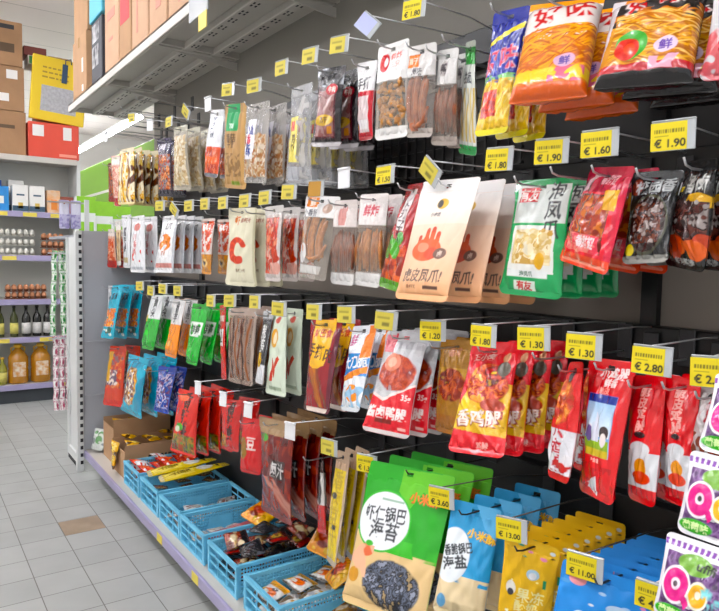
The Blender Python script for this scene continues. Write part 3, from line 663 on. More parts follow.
def a_r4b(A):
    A.tex((.1, .14, .8, .86), ['#6a4a36', '#a9855c', '#d9b98a', '#8c6a4a', '#e0a13c'], 4, 7, ell=True).spots(20, (.2, .2, .7, .75), .14, .06, ['#e0a13c', '#6a4a66', '#efe3d0', '#8c5a3c'], 4).rect(0, 0, 1, .05, '#2f93ad').ell(.5, .86, .3, .06, '#2d8fae').poly([(.75, .1), (1, .1), (1, .7), (.85, .6)], '#2a88a8')
def a_r4b2(A): A.spots(30, (.05, .1, .95, .85), .18, .06, ['#3a4fa0', '#7f95c9', '#c9b5cc', '#1f3f8e', '#5a2f5a'], 5)
def a_r4c(A):
    A.text('香辣素', .58, .6, .2, '#2a1516', vert=True).ell(.35, .88, .22, .06, '#ea7a62').spots(22, (.05, .04, .95, .3), .16, .05, ['#8b5a32', '#a8763f', '#5d7a2c', '#73301f'], 4).ell(.38, .42, .16, .06, '#4f9a3a').ell(.3, .38, .12, .05, '#d9dcc2')
def a_r4d(A): A.text('香辣素', .6, .58, .2, '#351416', vert=True).rect(0, .05, .35, .3, '#a8763f')
def a_r4e(A): A.text('豆', .6, .55, .2, '#e9d9d4').ell(.2, .45, .22, .2, '#8d6b3a').rect(0, 0, 1, .06, '#b3161b')
def a_r4f(A):
    A.rect(0, .84, 1, 1, '#9c8060').rect(0, .07, 1, .78, '#6a1f1e').nz((0, .05, 1, .8), '#8c3a30', 7, .5, 4).nz((0, .3, .9, .85), '#531616', 5, .55, 5).rect(.5, .42, .86, .6, '#221c1d').text('卤汁', .68, .51, .12, '#cfcac8').ell(.22, .8, .12, .04, '#4f9a42').strands(6, (0, .05, 1, .4), ['#b07a6c', '#7d2f28'], .03, .04, -.4, 6)
def a_r4g(A): A.rect(0, .35, 1, .75, '#c4bfba').rect(0, 0, 1, .35, '#b3201f').ell(.5, .55, .3, .2, '#4a4444').rect(0, .85, 1, 1, '#3a2a28')
def a_r4h(A):
    A.rect(.12, .04, .92, .84, '#d9bd2c').rect(0, .84, 1, 1, '#b79a80').text('香卤豆干', .55, .5, .13, '#b89a14', vert=True).ell(.4, .6, .2, .03, '#3c3320').ell(.6, .33, .16, .02, '#3c3320').rect(0, 0, 1, .05, '#b8a890')
def a_r4i(A):
    A.rect(0, 0, 1, .48, '#dcbf90').rect(0, .42, 1, 1, '#28a024').poly([(.42, .98), (.42, .82), (.6, .72), (.7, .85), (1, .78), (1, 1)], '#62bd2a').nz((.3, .4, 1, .5), '#3cb32c', 7, .45, 3)
    A.nz((0, .34, .4, .5), '#dcbf90', 5, .35, 4).ell(.32, .6, .335, .215, '#4fb24a').ell(.32, .6, .315, .2, '#e9ecee').text('虾仁锅巴', .33, .645, .085, '#20242a', .06, .82).text('海苔', .36, .535, .1, '#20242a', .03).rect(.25, .74, .52, .755, '#9cb8a4').text('小米酥', .74, .8, .062, '#7a1d14', .0).text('小米酥', .738, .803, .06, '#f0803a', .0)
    A.tex((.24, .04, .92, .36), ['#14151a', '#2a2d36', '#5d6474', '#1b1c22', '#8a90a0'], 15, 5, ell=True).ell(.2, .38, .1, .04, '#dc7a5e').ell(.22, .43, .05, .02, '#4fae45').ell(.1, .2, .08, .05, '#c9913f').nz((0, .2, .3, .42), '#e8b79a', 9, .6, 8)
def a_r4j(A):
    A.rect(0, 0, 1, .3, '#dcc9a4').nz((0, .24, 1, .36), '#dcc9a4', 6, .4, 2).ell(.2, .52, .36, .24, '#e4e9ec').text('香脆锅巴', .3, .58, .075, '#2a3036', .3, .7).text('海盐', .28, .46, .09, '#2a3036', .3).text('小米酥', .72, .73, .07, '#7a5a1c', -.1).text('小米酥', .715, .733, .068, '#eec04a', -.1).poly([(.5, 1), (.75, .8), (1, .72), (1, 1)], '#6db2dc').ell(.15, .12, .1, .06, '#6a9cc0')
def a_r4k(A):
    A.ell(.6, .72, .12, .045, '#a9c6d8').ell(.6, .71, .07, .03, '#e8e9ea').spots(6, (.1, .78, .9, .95), .055, .014, ['#d98ab0', '#3f9a8a', '#4a3c20', '#c9d2d8'], 5).spots(10, (.05, .1, .95, .75), .03, .012, ['#f6e9b0', '#c98a1a', '#e8e4d8'], 8).ell(.22, .56, .1, .06, '#e6e2da').ell(.22, .52, .06, .03, '#3a3a44').text('果冻', .6, .53, .09, '#f0e6b0').text('酸奶', .55, .42, .08, '#efe2a6').rect(.8, .62, .86, .7, '#2f9a6c')
def a_r4l(A):
    A.spots(9, (.05, .5, .95, .95), .05, .025, ['#a8c9e6', '#dfe6ec', '#e08ab0', '#5f9ad0'], 5).ell(.3, .55, .09, .06, '#eef0f2').ell(.7, .7, .14, .045, '#b7cbe0').ell(.2, .86, .1, .05, '#e39a9c').text('酸奶', .5, .35, .12, '#dce9f4')
def a_pack(A):
    A.rect(0, .84, 1, 1, '#e9e7ea').rect(0, 0, 1, .05, '#e9e7ea')
    for i in range(12): A.rect(i/12, .86, i/12+.05, .93, '#8a5aa8')
    A.tex((.07, .07, 1, .8), ['#4a2c58', '#6a4a7a', '#8a6a98', '#5d3a6c', '#40254c'], 4, 3).ell(.5, .72, .25, .12, '#7fae54').text('ufifi', .66, .72, .11, '#2b3226', -.1)
    A.ell(.28, .44, .22, .22, '#f6eef4').ell(.28, .44, .19, .19, '#e2458e').poly([(.36, .34), (.46, .2), (.52, .26), (.42, .4)], '#e2458e').ell(.28, .45, .07, .07, '#f2dbe8').ell(.28, .45, .035, .035, '#3c2a34').ell(.62, .4, .15, .16, '#f6f0dc').ell(.62, .4, .125, .13, '#f0b23a').ell(.62, .41, .045, .045, '#f6f0dc').text('糖', .86, .36, .26, '#7cc6c9').ell(.28, .12, .26, .08, '#48a83c').text('葡萄味', .28, .12, .08, '#d8efb0')

SPEC = {
 'r1a': dict(ymax=4.5, wmax=0.12, n=2, base='#8c2722', art=a_r1a, desc='dark red pouch at the far end, top row', dx=.08, T=.02),
 'r1b0': dict(ymax=4.33, wmax=0.13, n=1, base='#dcb9ae', art=a_r1b0, desc='pink see-through pouch with a red foot, beside the yellow sticks', dx=.06, T=.02),
 'r1b': dict(fan=.1, n=6, base='#d8a83e', art=a_r1b, desc='yellow and brown pouch of fried sticks in the top row', dx=.052, T=.03),
 'r1c': dict(n=2, base='#3b2f3a', art=a_r1c, desc='dark purple pouch with orange pieces in the top row', dx=.07),
 'r1d': dict(n=4, base='#cfc8b8', alpha=.55, mat=M_CLEAR, art=a_r1d, desc='clear bag of beige dried food in the top row', dx=.065, name='dried_food_bag', cat='food bag'),
 'r1e': dict(n=2, base='#e6e7ea', art=a_r1e, desc='white pouch with orange red lower half in the top row', dx=.06),
 'r1f': dict(n=1, base='#b8946a', mat=M_MATTE, art=a_r1f, desc='brown kraft paper bag with a green label in the top row', name='kraft_food_bag', cat='food bag'),
 'r1g': dict(n=3, base='#cfcac4', alpha=.4, mat=M_CLEAR, art=a_r1g, desc='clear bag of dried fish with a white sticker', dx=.07, name='dried_food_bag', cat='food bag'),
 'r1h': dict(n=4, base='#c4c4c6', alpha=.38, mat=M_CLEAR, art=a_r1h, desc='crinkled clear bag with a tall yellow label', dx=.075, name='dried_food_bag', cat='food bag'),
 'r1i': dict(n=3, base='#1c1518', mat=M_FOIL, art=a_r1i, desc='black foil pouch of jerky with silver top', dx=.06),
 'r1j': dict(n=1, base='#e8e6e6', art=a_r1j, desc='white and red pouch squeezed beside the black jerky foil'),
 'r1k': dict(n=1, base='#e3dccf', alpha=.22, mat=M_CLEAR, art=a_r1k, fill=('nuggets', '#d9963c', '#a86a22', .15, .58), desc='clear bag of fried golden knots with a white red-circle header', T=.03, name='snack_bag', cat='snack bag'),
 'r1l': dict(ws=.93, n=1, base='#d9cfc6', alpha=.22, mat=M_CLEAR, art=a_r1l, fill=('sausages', '#c06a30', '#8a421a', .12, .66), desc='clear bag of brown sticks with an orange mark on its header', T=.03, name='snack_bag', cat='snack bag'),
 'r1m': dict(ws=.9, n=2, base='#cdbfb4', alpha=.24, mat=M_CLEAR, art=a_r1m, fill=('sticks', '#a2542a', '#6e3216', .12, .64), desc='clear bag of dark brown sticks with a grey header', dx=.055, T=.03, name='snack_bag', cat='snack bag'),
 'r1n': dict(n=1, wmax=.11,  base='#dfe2dc', art=a_r1n, desc='narrow white and green noodle pouch beside the blue yellow pack', T=.02),
 'r1o': dict(n=3, base='#2d3a98', art=a_r1o, desc='blue and yellow noodle snack pack with red writing', dx=.055, T=.03, name='noodle_snack_pack', cat='snack pack', lean=.95),
 'r1p': dict(n=3, base='#de8a26', art=a_r1p, shape='block', T=.06, dx=.088, desc='thick orange noodle snack pack with red brush writing', name='noodle_snack_pack', cat='snack pack', lean=.97),
 'r1q': dict(n=3, base='#241f1f', art=a_r1q, shape='block', T=.058, dx=.086, desc='thick black noodle snack pack with a flame and chilli print', name='noodle_snack_pack', cat='snack pack', lean=.97),
 'r1r': dict(n=2, base='#c9c5c8', art=a_r1r, desc='white and pink pack, right end of the top row', dx=.08),
 'r2a': dict(ymax=4.5, wmax=0.12, n=2, base='#d4a894', art=a_r2a, desc='small orange red pouch, far end of second row', dx=.07, T=.02),
 'r2b': dict(ymax=4.33, wmax=0.1, n=1, base='#cdb593', art=a_r2b, desc='see-through pouch of brown strips in the second row', T=.02),
 'r2b2': dict(n=1, base='#e3e4e6', art=a_r2b2, desc='white pouch with black writing down its front', T=.02),
 'r2c': dict(n=2, base='#e8e8ea', art=a_r2c, desc='white pouch with red drawing and pale circle, second row', dx=0.07),
 'r2d': dict(n=4, base='#ececed', art=a_r2d, desc='white pouch with an orange bird drawing, second row', dx=0.045, mat=M_FOIL),
 'r2e': dict(n=2, base='#d8c4b6', art=a_r2e, desc='white, red and ochre pouch left of the cream shrimp pouch', dx=.08),
 'r2f': dict(n=3, base='#dfdac2', mat=M_MATTE, art=a_r2f, desc='cream pouch with a big red shrimp', dx=.06),
 'r2g': dict(n=3, base='#d6cbc6', art=a_r2g, desc='see-through pouch of red pieces right of the shrimp pouch', dx=.07),
 'r2h': dict(n=1, base='#d9cfc3', alpha=.22, mat=M_CLEAR, art=a_r2h, fill=('sausages', '#d98c3e', '#b06624', .24, .74), wmax=.17, desc='clear bag of curved orange sausages with white header', T=.03, name='snack_bag', cat='snack bag'),
 'r2h2': dict(n=3, base='#cfc0b6', alpha=.24, mat=M_CLEAR, art=a_r2h2, fill=('sticks', '#97502a', '#6b3318', .14, .66), desc='clear bag of dark brown sticks with a pink header', dx=.045, T=.024, name='snack_bag', cat='snack bag'),
 'r2h3': dict(n=3, base='#d3c3b4', alpha=.24, mat=M_CLEAR, art=a_r2h3, fill=('sticks', '#cf8438', '#9c5620', .16, .64), desc='clear bag of golden brown sticks with pink header writing', dx=.05, T=.026, name='snack_bag', cat='snack bag'),
 'r2i': dict(n=3, base='#b0262a', art=a_r2i, desc='red pouch with green leaves left of the peach pouch', dx=.06, mat=M_FOIL),
 'r2j': dict(n=4, base='#f0d5c0', mat=M_MATTE, art=a_r2j, desc='tall white to peach pouch with a red chicken foot', dx=.085, shape='standup', T=.03, crinkle=.6),
 'r2k': dict(n=4, base='#20a056', art=a_r2k, desc='green and white pouch of pale pickled feet', dx=.06),
 'r2l': dict(n=3, base='#cf2c44', art=a_r2l, desc='crimson pouch of glazed wings leaning to the left', dx=.07),
 'r2m': dict(n=3, base='#1d1d1d', art=a_r2m, wmax=.11, desc='black pouch with grey brush writing and dark meat', dx=.06, mat=M_FOIL),
 'r2n': dict(n=3, base='#1b1a1b', art=a_r2n, wmax=.12, desc='black pouch with a gold band at the right edge', dx=.06, mat=M_FOIL),
 'r3a': dict(ymax=4.5, wmax=0.13, n=1, base='#dfe1e4', art=a_r3a, desc='white pouch with black writing by the end panel', T=.02),
 'r3b': dict(n=3, base='#2aa3bd', art=a_r3b, desc='teal pouch with orange food print in the third row', dx=0.065),
 'r3c': dict(n=2, base='#22a233', art=a_r3c, desc='green pouch with a white upper half in the third row', dx=0.06, shape='standup'),
 'r3d': dict(n=2, base='#ee8a24', art=a_r3d, desc='orange pouch with a white upper half in the third row', dx=0.06, shape='standup'),
 'r3e': dict(n=3, base='#27ab36', art=a_r3e, desc='bright green pouch with a white band in the third row', dx=0.06, shape='standup'),
 'r3f': dict(n=1, base='#cf2f28', art=a_r3f, desc='narrow red pouch beside the clear feet bags', T=.02, wmax=.1),
 'r3g': dict(n=4, base='#b8a193', alpha=.5, mat=M_CLEAR, art=a_r3g, desc='clear pinkish bag of dark dried strips', dx=.05, name='snack_bag', cat='snack bag'),
 'r3h': dict(n=1, base='#d6d7da', art=a_r3h, wmax=.1, desc='white and black pouch with an ochre print', T=.02),
 'r3i': dict(n=2, base='#d6dfcd', mat=M_MATTE, art=a_r3i, desc='pale green pouch with a red wishbone shape', dx=0.06),
 'r3j': dict(n=2, base='#8e2028', art=a_r3j, wmax=.16, desc='maroon pouch with yellow panel and meat strips', dx=.07),
 'r3k': dict(n=2, base='#e2e6ea', art=a_r3k, wmax=.13, desc='white pouch with blue band and orange stripes', dx=.06, mat=M_FOIL),
 'r3l': dict(n=4, base='#c2c1c2', art=a_r3l, desc='grey pouch of duck leg with red lower half', dx=.05, mat=M_FOIL),
 'r3m': dict(n=2, base='#a8762c', art=a_r3m, desc='gold brown pouch behind the red drumstick pouch', dx=.06, mat=M_FOIL),
 'r3n': dict(n=4, base='#d72c33', art=a_r3n, desc='red and yellow pouch with a roasted drumstick', dx=.06, mat=M_FOIL, T=.035, crinkle=1.4),
 'r3p': dict(n=2, base='#d32b2c', art=a_r3p, wmax=.09, desc='narrow red and silver pouch with a drumstick', dx=.08, mat=M_FOIL, crinkle=1.5),
 'r3q': dict(n=1, base='#d81f25', art=a_r3q, mat=M_GLOSS, desc='large red pouch with a blue sky picture', T=.03, wmax=.13),
 'r3r': dict(ws=1.1, n=2, base='#d81f25', art=a_r3r, desc='red pouch with silver foot right of the picture pouch', dx=.055, T=.024),
 'r3r2': dict(ws=1.1, n=2, base='#d81f25', art=a_r3r, desc='red pouch with silver foot in front of the grey pouch', dx=.055, T=.024),
 'r3s': dict(n=2, base='#b3aeac', art=a_r3s, desc='grey pouch with red writing at the right edge', dx=.07, mat=M_FOIL),
 'r4a': dict(n=2, base='#c9564a', art=a_r4a, wmax=.22, desc='orange red pouch by the end panel in the lowest row', dx=.09),
 'r4b': dict(n=3, base='#35a9c6', art=a_r4b, wmax=.34, desc='big turquoise pouch with a brown print', dx=.085, T=.055),
 'r4b2': dict(n=2, base='#33489c', art=a_r4b2, desc='dark blue pouch between the turquoise and red pouches', dx=.06),
 'r4c': dict(n=4, base='#d3281f', art=a_r4c, wmax=.27, desc='red pouch with black writing above the crates', dx=.058, T=.04),
 'r4d': dict(n=2, base='#c4211f', art=a_r4d, desc='smaller red pouch with dark writing above the crates', dx=.08),
 'r4e': dict(n=2, base='#cc1f22', art=a_r4e, desc='plain red pouch left of the dark red bag', dx=.07),
 'r4f': dict(n=4, base='#6d2522', art=a_r4f, wmax=.27, desc='large dark red bag with a black label', dx=.058, mat=M_GLOSS, T=.045, name='snack_bag', cat='snack bag'),
 'r4g': dict(n=1, base='#3a2522', art=a_r4g, wmax=.07, desc='thin red, black and white pouch beside the yellow sticks', T=.02),
 'r4h': dict(n=3, base='#b8a48c', art=a_r4h, wmax=.1, desc='long thin yellow pouch in a beige sleeve', dx=0.036, T=.02, lean=1.),
 'r4i': dict(n=3, base='#28a024', mat=M_MATTE, art=a_r4i, desc='big green bag with a white round seaweed label', dx=.07, T=.042, shape='standup', name='snack_bag', cat='snack bag'),
 'r4j': dict(n=4, base='#4f9cca', mat=M_MATTE, art=a_r4j, wmax=.2, desc='big blue bag with a white round label', dx=.075, T=.045, shape='standup', name='snack_bag', cat='snack bag'),
 'r4k': dict(n=7, base='#e9b71a', mat=M_MATTE, art=a_r4k, wmax=.17, desc='yellow bag with small white figures', dx=.042, T=.026, name='snack_bag', cat='snack bag', lean=.95),
 'r4l': dict(n=7, base='#1c86d6', mat=M_MATTE, art=a_r4l, wmax=.2, desc='bright blue bag with small white prints', dx=.042, T=.017, name='snack_bag', cat='snack bag', lean=.95),
}
# ------------------------------------------------------------------ price tags and peg hooks
_TAGS = {}
def label_mesh(txt, tint):
    key = (txt, tint)
    if key in _TAGS: return _TAGS[key]
    A = Art(60 if txt else 24, 46 if txt else 20, .058, .047, tint); r = np.random.default_rng(len(_TAGS)+5)
    if not txt and tint == '#cfc063':
        A.rect(.12, .62, .8, .74, '#6a6430', o=.6).rect(.4, .2, .8, .42, '#4a4626', o=.75)
    elif txt:
        u = .1
        while u < .9:                                            # a line of small print
            q = .02+.05*r.random(); A.rect(u, .62, min(.92, u+q), .76, '#3a3a22', o=.8); u += q+.025
        A.rect(.1, .5, .5, .53, '#6b661f', o=.7)
        A.text('€ '+txt, .54, .26, .3 if len(txt) < 5 else .25, '#26261c')
    P = np.stack([(A.U-.5)*.058-.003, np.full_like(A.U, -.0022), (A.V-.5)*.047], -1)
    me = grid_mesh('printed_label', P, A.c); me.materials.append(M_CARD); _TAGS[key] = me
    return me
_holder = MB().box((-.033, -.0016, -.0245), (.037, .0016, .027), bev=.0012).box((-.033, -.0035, .025), (.037, .003, .028), bev=.001).mesh('price_tag'); _holder.materials.append(M_TAG)
_holder_w = MB().box((-.024, -.0016, -.03), (.024, .0016, .027), bev=.0012).box((-.024, -.006, .024), (.024, .004, .031), bev=.0015).mesh('price_tag')
M_TAGW = mat('white tag holder', '#e9e9ea', .3); _holder_w.materials.append(M_TAGW)
NEARROW = {'r1': 'top', 'r2': 'second', 'r3': 'third', 'r4': 'lowest'}
def hook(row, y, z, tagspec=None, label='', dark=False):
    root = empty('peg_hook', (1.4, y, z))
    w = M_DARKWIRE if dark else M_WIRE
    # the prong passes through the hang holes of the packs
    MB().tube([(-.001, 0, 0), (-.30, 0, 0), (-.318, 0, .004), (-.326, 0, .016)], .0022, 6).build('prong', w, root)
    MB().box((-.006, -.018, -.016), (0, .018, .066), bev=.002).build('back_plate', M_PLATE, root)
    if tagspec:
        ty, tz, t = tagspec
        dy, dz = ty-y, tz-z
        MB().tube([(-.004, 0, max(.03, dz+.02)), (-.12, dy*.6, dz+.028), (-.323, dy, dz+.027)], .0018, 6).build('label_arm', w, root)
        wht = t in ('w', 'l', 'b')
        h = link('price_tag', _holder_w if t == 'w' else _holder, None, root, (-.325, dy, dz))
        tilt = {'t': (.25, .75), 'l': (-.2, .7)}.get(t, (random.uniform(-.08, .02), random.uniform(-.05, .05)))
        h.rotation_euler = (tilt[0], tilt[1], -PI/2+random.uniform(.12, .4))
        if t == 'w': h['label'] = 'white price holder with nothing printed on it'
        else:
            tint = {'l': '#b9bede', 'b': '#b58a4a'}.get(t, '#dfcb45' if t[:1].isdigit() else '#cfc063')
            p = link('printed_label', label_mesh(t if t[:1].isdigit() else '', tint), None, h, (-.002, 0, 0))
            p['label'] = 'yellow price label' if t not in ('l', 'b') else 'plain label'
    tag(root, label, 'peg hook', 'peg hooks of the '+NEARROW[row]+' row')
    return root

def near_desc(k): return SPEC[k]['desc']
def short(d):
    return ' '.join(d.split()[:10]).rstrip(',')
def make_hooks():
    used = set(); order = {}
    for k, y, z, xa, xb in ALLBAGS:
        row = k[:2]; best = None
        for i, (r_, ty, tz, t) in enumerate(TAGS):
            if r_ == row and i not in used and abs(ty-y) < .11 and (best is None or abs(ty-y) < abs(TAGS[best][1]-y)): best = i
        sp = None
        if best is not None: used.add(best); sp = TAGS[best][1:]
        price = sp and sp[2][:1].isdigit()
        d = short(SPEC[k]['desc'])
        lab = ('€%s tag hook holding the ' % sp[2] if price else 'white tagged hook holding the ' if sp and sp[2] == 'w' else 'yellow tagged hook holding the ' if sp else 'bare hook holding the ')+d
        hook(row, y, z, sp, lab, dark=(row == 'r4' and y < 1.7))
    rest = [i for i in range(len(TAGS)) if i not in used]
    for i in rest:
        r_, ty, tz, t = TAGS[i]
        near = min((b for b in ALLBAGS if b[0][:2] == r_), key=lambda b: abs(b[1]-ty))
        side = 'left of' if ty > near[1] else 'right of'
        lab = 'tag hook %s the %s' % (side, short(near_desc(near[0])))
        y = ty
        for b in ALLBAGS:
            if b[0][:2] == r_ and abs(b[1]-y) < .02: y += .03 if y >= b[1] else -.03
        hook(r_, y, tz-.045, (ty, tz, t), lab)
    for j, (y, z) in enumerate([(4.3, 2.2), (4.2, 2.2), (3.98, 2.2), (3.65, 2.19), (4.35, 2.3), (4.05, 2.3), (3.75, 2.3)]):
        o = hook('r1', y, z, None, 'empty wire hook above the yellow fried sticks at the far end'); o['group'] = 'empty hooks above the fried sticks'

# ------------------------------------------------------------------ the shop room
def room():
    fl = bpy.data.materials.new('grey floor tiles'); fl.use_nodes = True; nt = fl.node_tree; b = nt.nodes['Principled BSDF']
    tc = nt.nodes.new('ShaderNodeTexCoord'); br = nt.nodes.new('ShaderNodeTexBrick')
    br.offset = 0; br.inputs['Scale'].default_value = 1; br.inputs['Brick Width'].default_value = .204; br.inputs['Row Height'].default_value = .2015
    br.inputs['Mortar Size'].default_value = .0022; br.inputs['Mortar Smooth'].default_value = .2; br.inputs['Bias'].default_value = -.2
    br.inputs['Color1'].default_value = (*lin('#b4b7b4'), 1); br.inputs['Color2'].default_value = (*lin('#aaadaa'), 1); br.inputs['Mortar'].default_value = (*lin('#6b6862'), 1)
    nt.links.new(tc.outputs['Object'], br.inputs['Vector'])
    n = nt.nodes.new('ShaderNodeTexNoise'); n.inputs['Scale'].default_value = 5; n.inputs['Detail'].default_value = 6; nt.links.new(tc.outputs['Object'], n.inputs['Vector'])
    mx = nt.nodes.new('ShaderNodeMix'); mx.data_type = 'RGBA'; mx.blend_type = 'MULTIPLY'; mx.inputs[0].default_value = .25
    nt.links.new(br.outputs['Color'], mx.inputs[6]); nt.links.new(n.outputs['Fac'], mx.inputs[7]); nt.links.new(mx.outputs[2], b.inputs['Base Color'])
    b.inputs['Roughness'].default_value = .38
    ox, oy = .655, 2.76
    f = MB().box((-4-ox, -3-oy, -.1), (6-ox, 14.2-oy, 0)).build('floor', fl, None, (ox, oy, 0)); f['kind'] = 'structure'
    t = MB().box((.002, .003, 0), (.202, .199, .0012)).build('floor_tile', mat('bare brown tile', '#a5917a', .6, noise=.25, nscale=9), f, (0, .9975-.2015+.0035-.0005, 0)); t['label'] = 'brown patch of a tile with its glaze gone'
    cm = bpy.data.materials.new('ceiling panels'); cm.use_nodes = True; nt = cm.node_tree; b = nt.nodes['Principled BSDF']
    tc = nt.nodes.new('ShaderNodeTexCoord'); br = nt.nodes.new('ShaderNodeTexBrick'); br.offset = 0
    br.inputs['Scale'].default_value = 1; br.inputs['Brick Width'].default_value = 9; br.inputs['Row Height'].default_value = .6; br.inputs['Mortar Size'].default_value = .006
    br.inputs['Color1'].default_value = (*lin('#eee5e0'), 1); br.inputs['Color2'].default_value = (*lin('#ebe2dd'), 1); br.inputs['Mortar'].default_value = (*lin('#b5aea9'), 1)
    nt.links.new(tc.outputs['Object'], br.inputs['Vector']); nt.links.new(br.outputs['Color'], b.inputs['Base Color']); b.inputs['Roughness'].default_value = .7
    struct('ceiling', MB().box((-4, -3, 3.8), (6, 14.2, 3.9)), cm)
    wm = mat('white wall paint', '#d9d6d0', .8, noise=.04, nscale=1)
    struct('wall_back', MB().box((-4, 14, 0), (6, 14.2, 3.8)), wm)
    struct('wall_left', MB().box((-4.1, -3, 0), (-4, 14.2, 3.8)), wm)
    struct('wall_right', MB().box((6, -3, 0), (6.1, 14.2, 3.8)), wm)
    # lamps: long battens under the ceiling
    em = mat('lit lamp tube', '#ffffff', .4, emit='#f8f9ff', estr=LAMP)
    hous = mat('lamp housing', '#d8d8d6', .5)
    def lamp(x, y0, y1, z, lab):
        r = empty('ceiling_light', (x, (y0+y1)/2, z+.06)); h = (y1-y0)/2
        MB().box((-.03, -h, -.02), (.03, h, .03), bev=.008).build('lamp_housing', hous, r)
        MB().box((-.05, -h+.02, -.06), (.05, h-.02, -.02), bev=.012).build('lamp_tube', em, r)
        m = MB()
        for s in (-.7, .7): m.tube([(0, h*s, .03), (0, h*s, 3.8-z-.061)], .006, 6)
        m.build('hanging_rod', hous, r)
        tag(r, lab, 'ceiling light', 'ceiling lights')
    lamp(2.55, 8.7, 13.4, 3.2, 'long white strip light seen below the top shelf')
    lamp(2.55, 1.2, 6.0, 3.2, 'strip light over the neighbouring aisle')
    lamp(-.25, -2.4, 1.6, 3.35, 'strip light above the near aisle')
    lamp(-.25, 2.4, 6.9, 3.35, 'strip light above the middle of the aisle')
    lamp(-.25, 8.2, 13.0, 3.35, 'strip light above the far aisle')
    lamp(-2.6, -2.4, 2.4, 3.35, 'unseen fill strip light added on the left, nearer one')  # this lamp and the next are added out of view as fill
    lamp(-2.6, 4.0, 8.8, 3.35, 'unseen fill strip light added on the left, farther one')
    # lime green sign on the far wall
    g = empty('aisle_sign', (SX, SY, SZ), (0, 0, -PI/2))
    MB().box((-SL/2, -.03, -SH/2), (SL/2, .03, SH/2), bev=.01).build('sign_board', mat('lime sign paint', '#7fb62a', .5), g)
    MB().box((-SL/2, -.036, -.02), (SL/2, -.0302, .02)).build('sign_stripe', M_PAPER, g)
    MB().box((-.05, .0, -SZ), (.05, .06, -SH/2)).build('sign_post', M_UP, g)
    tag(g, 'lime green sign with a thin white stripe, far behind the rack', 'sign')

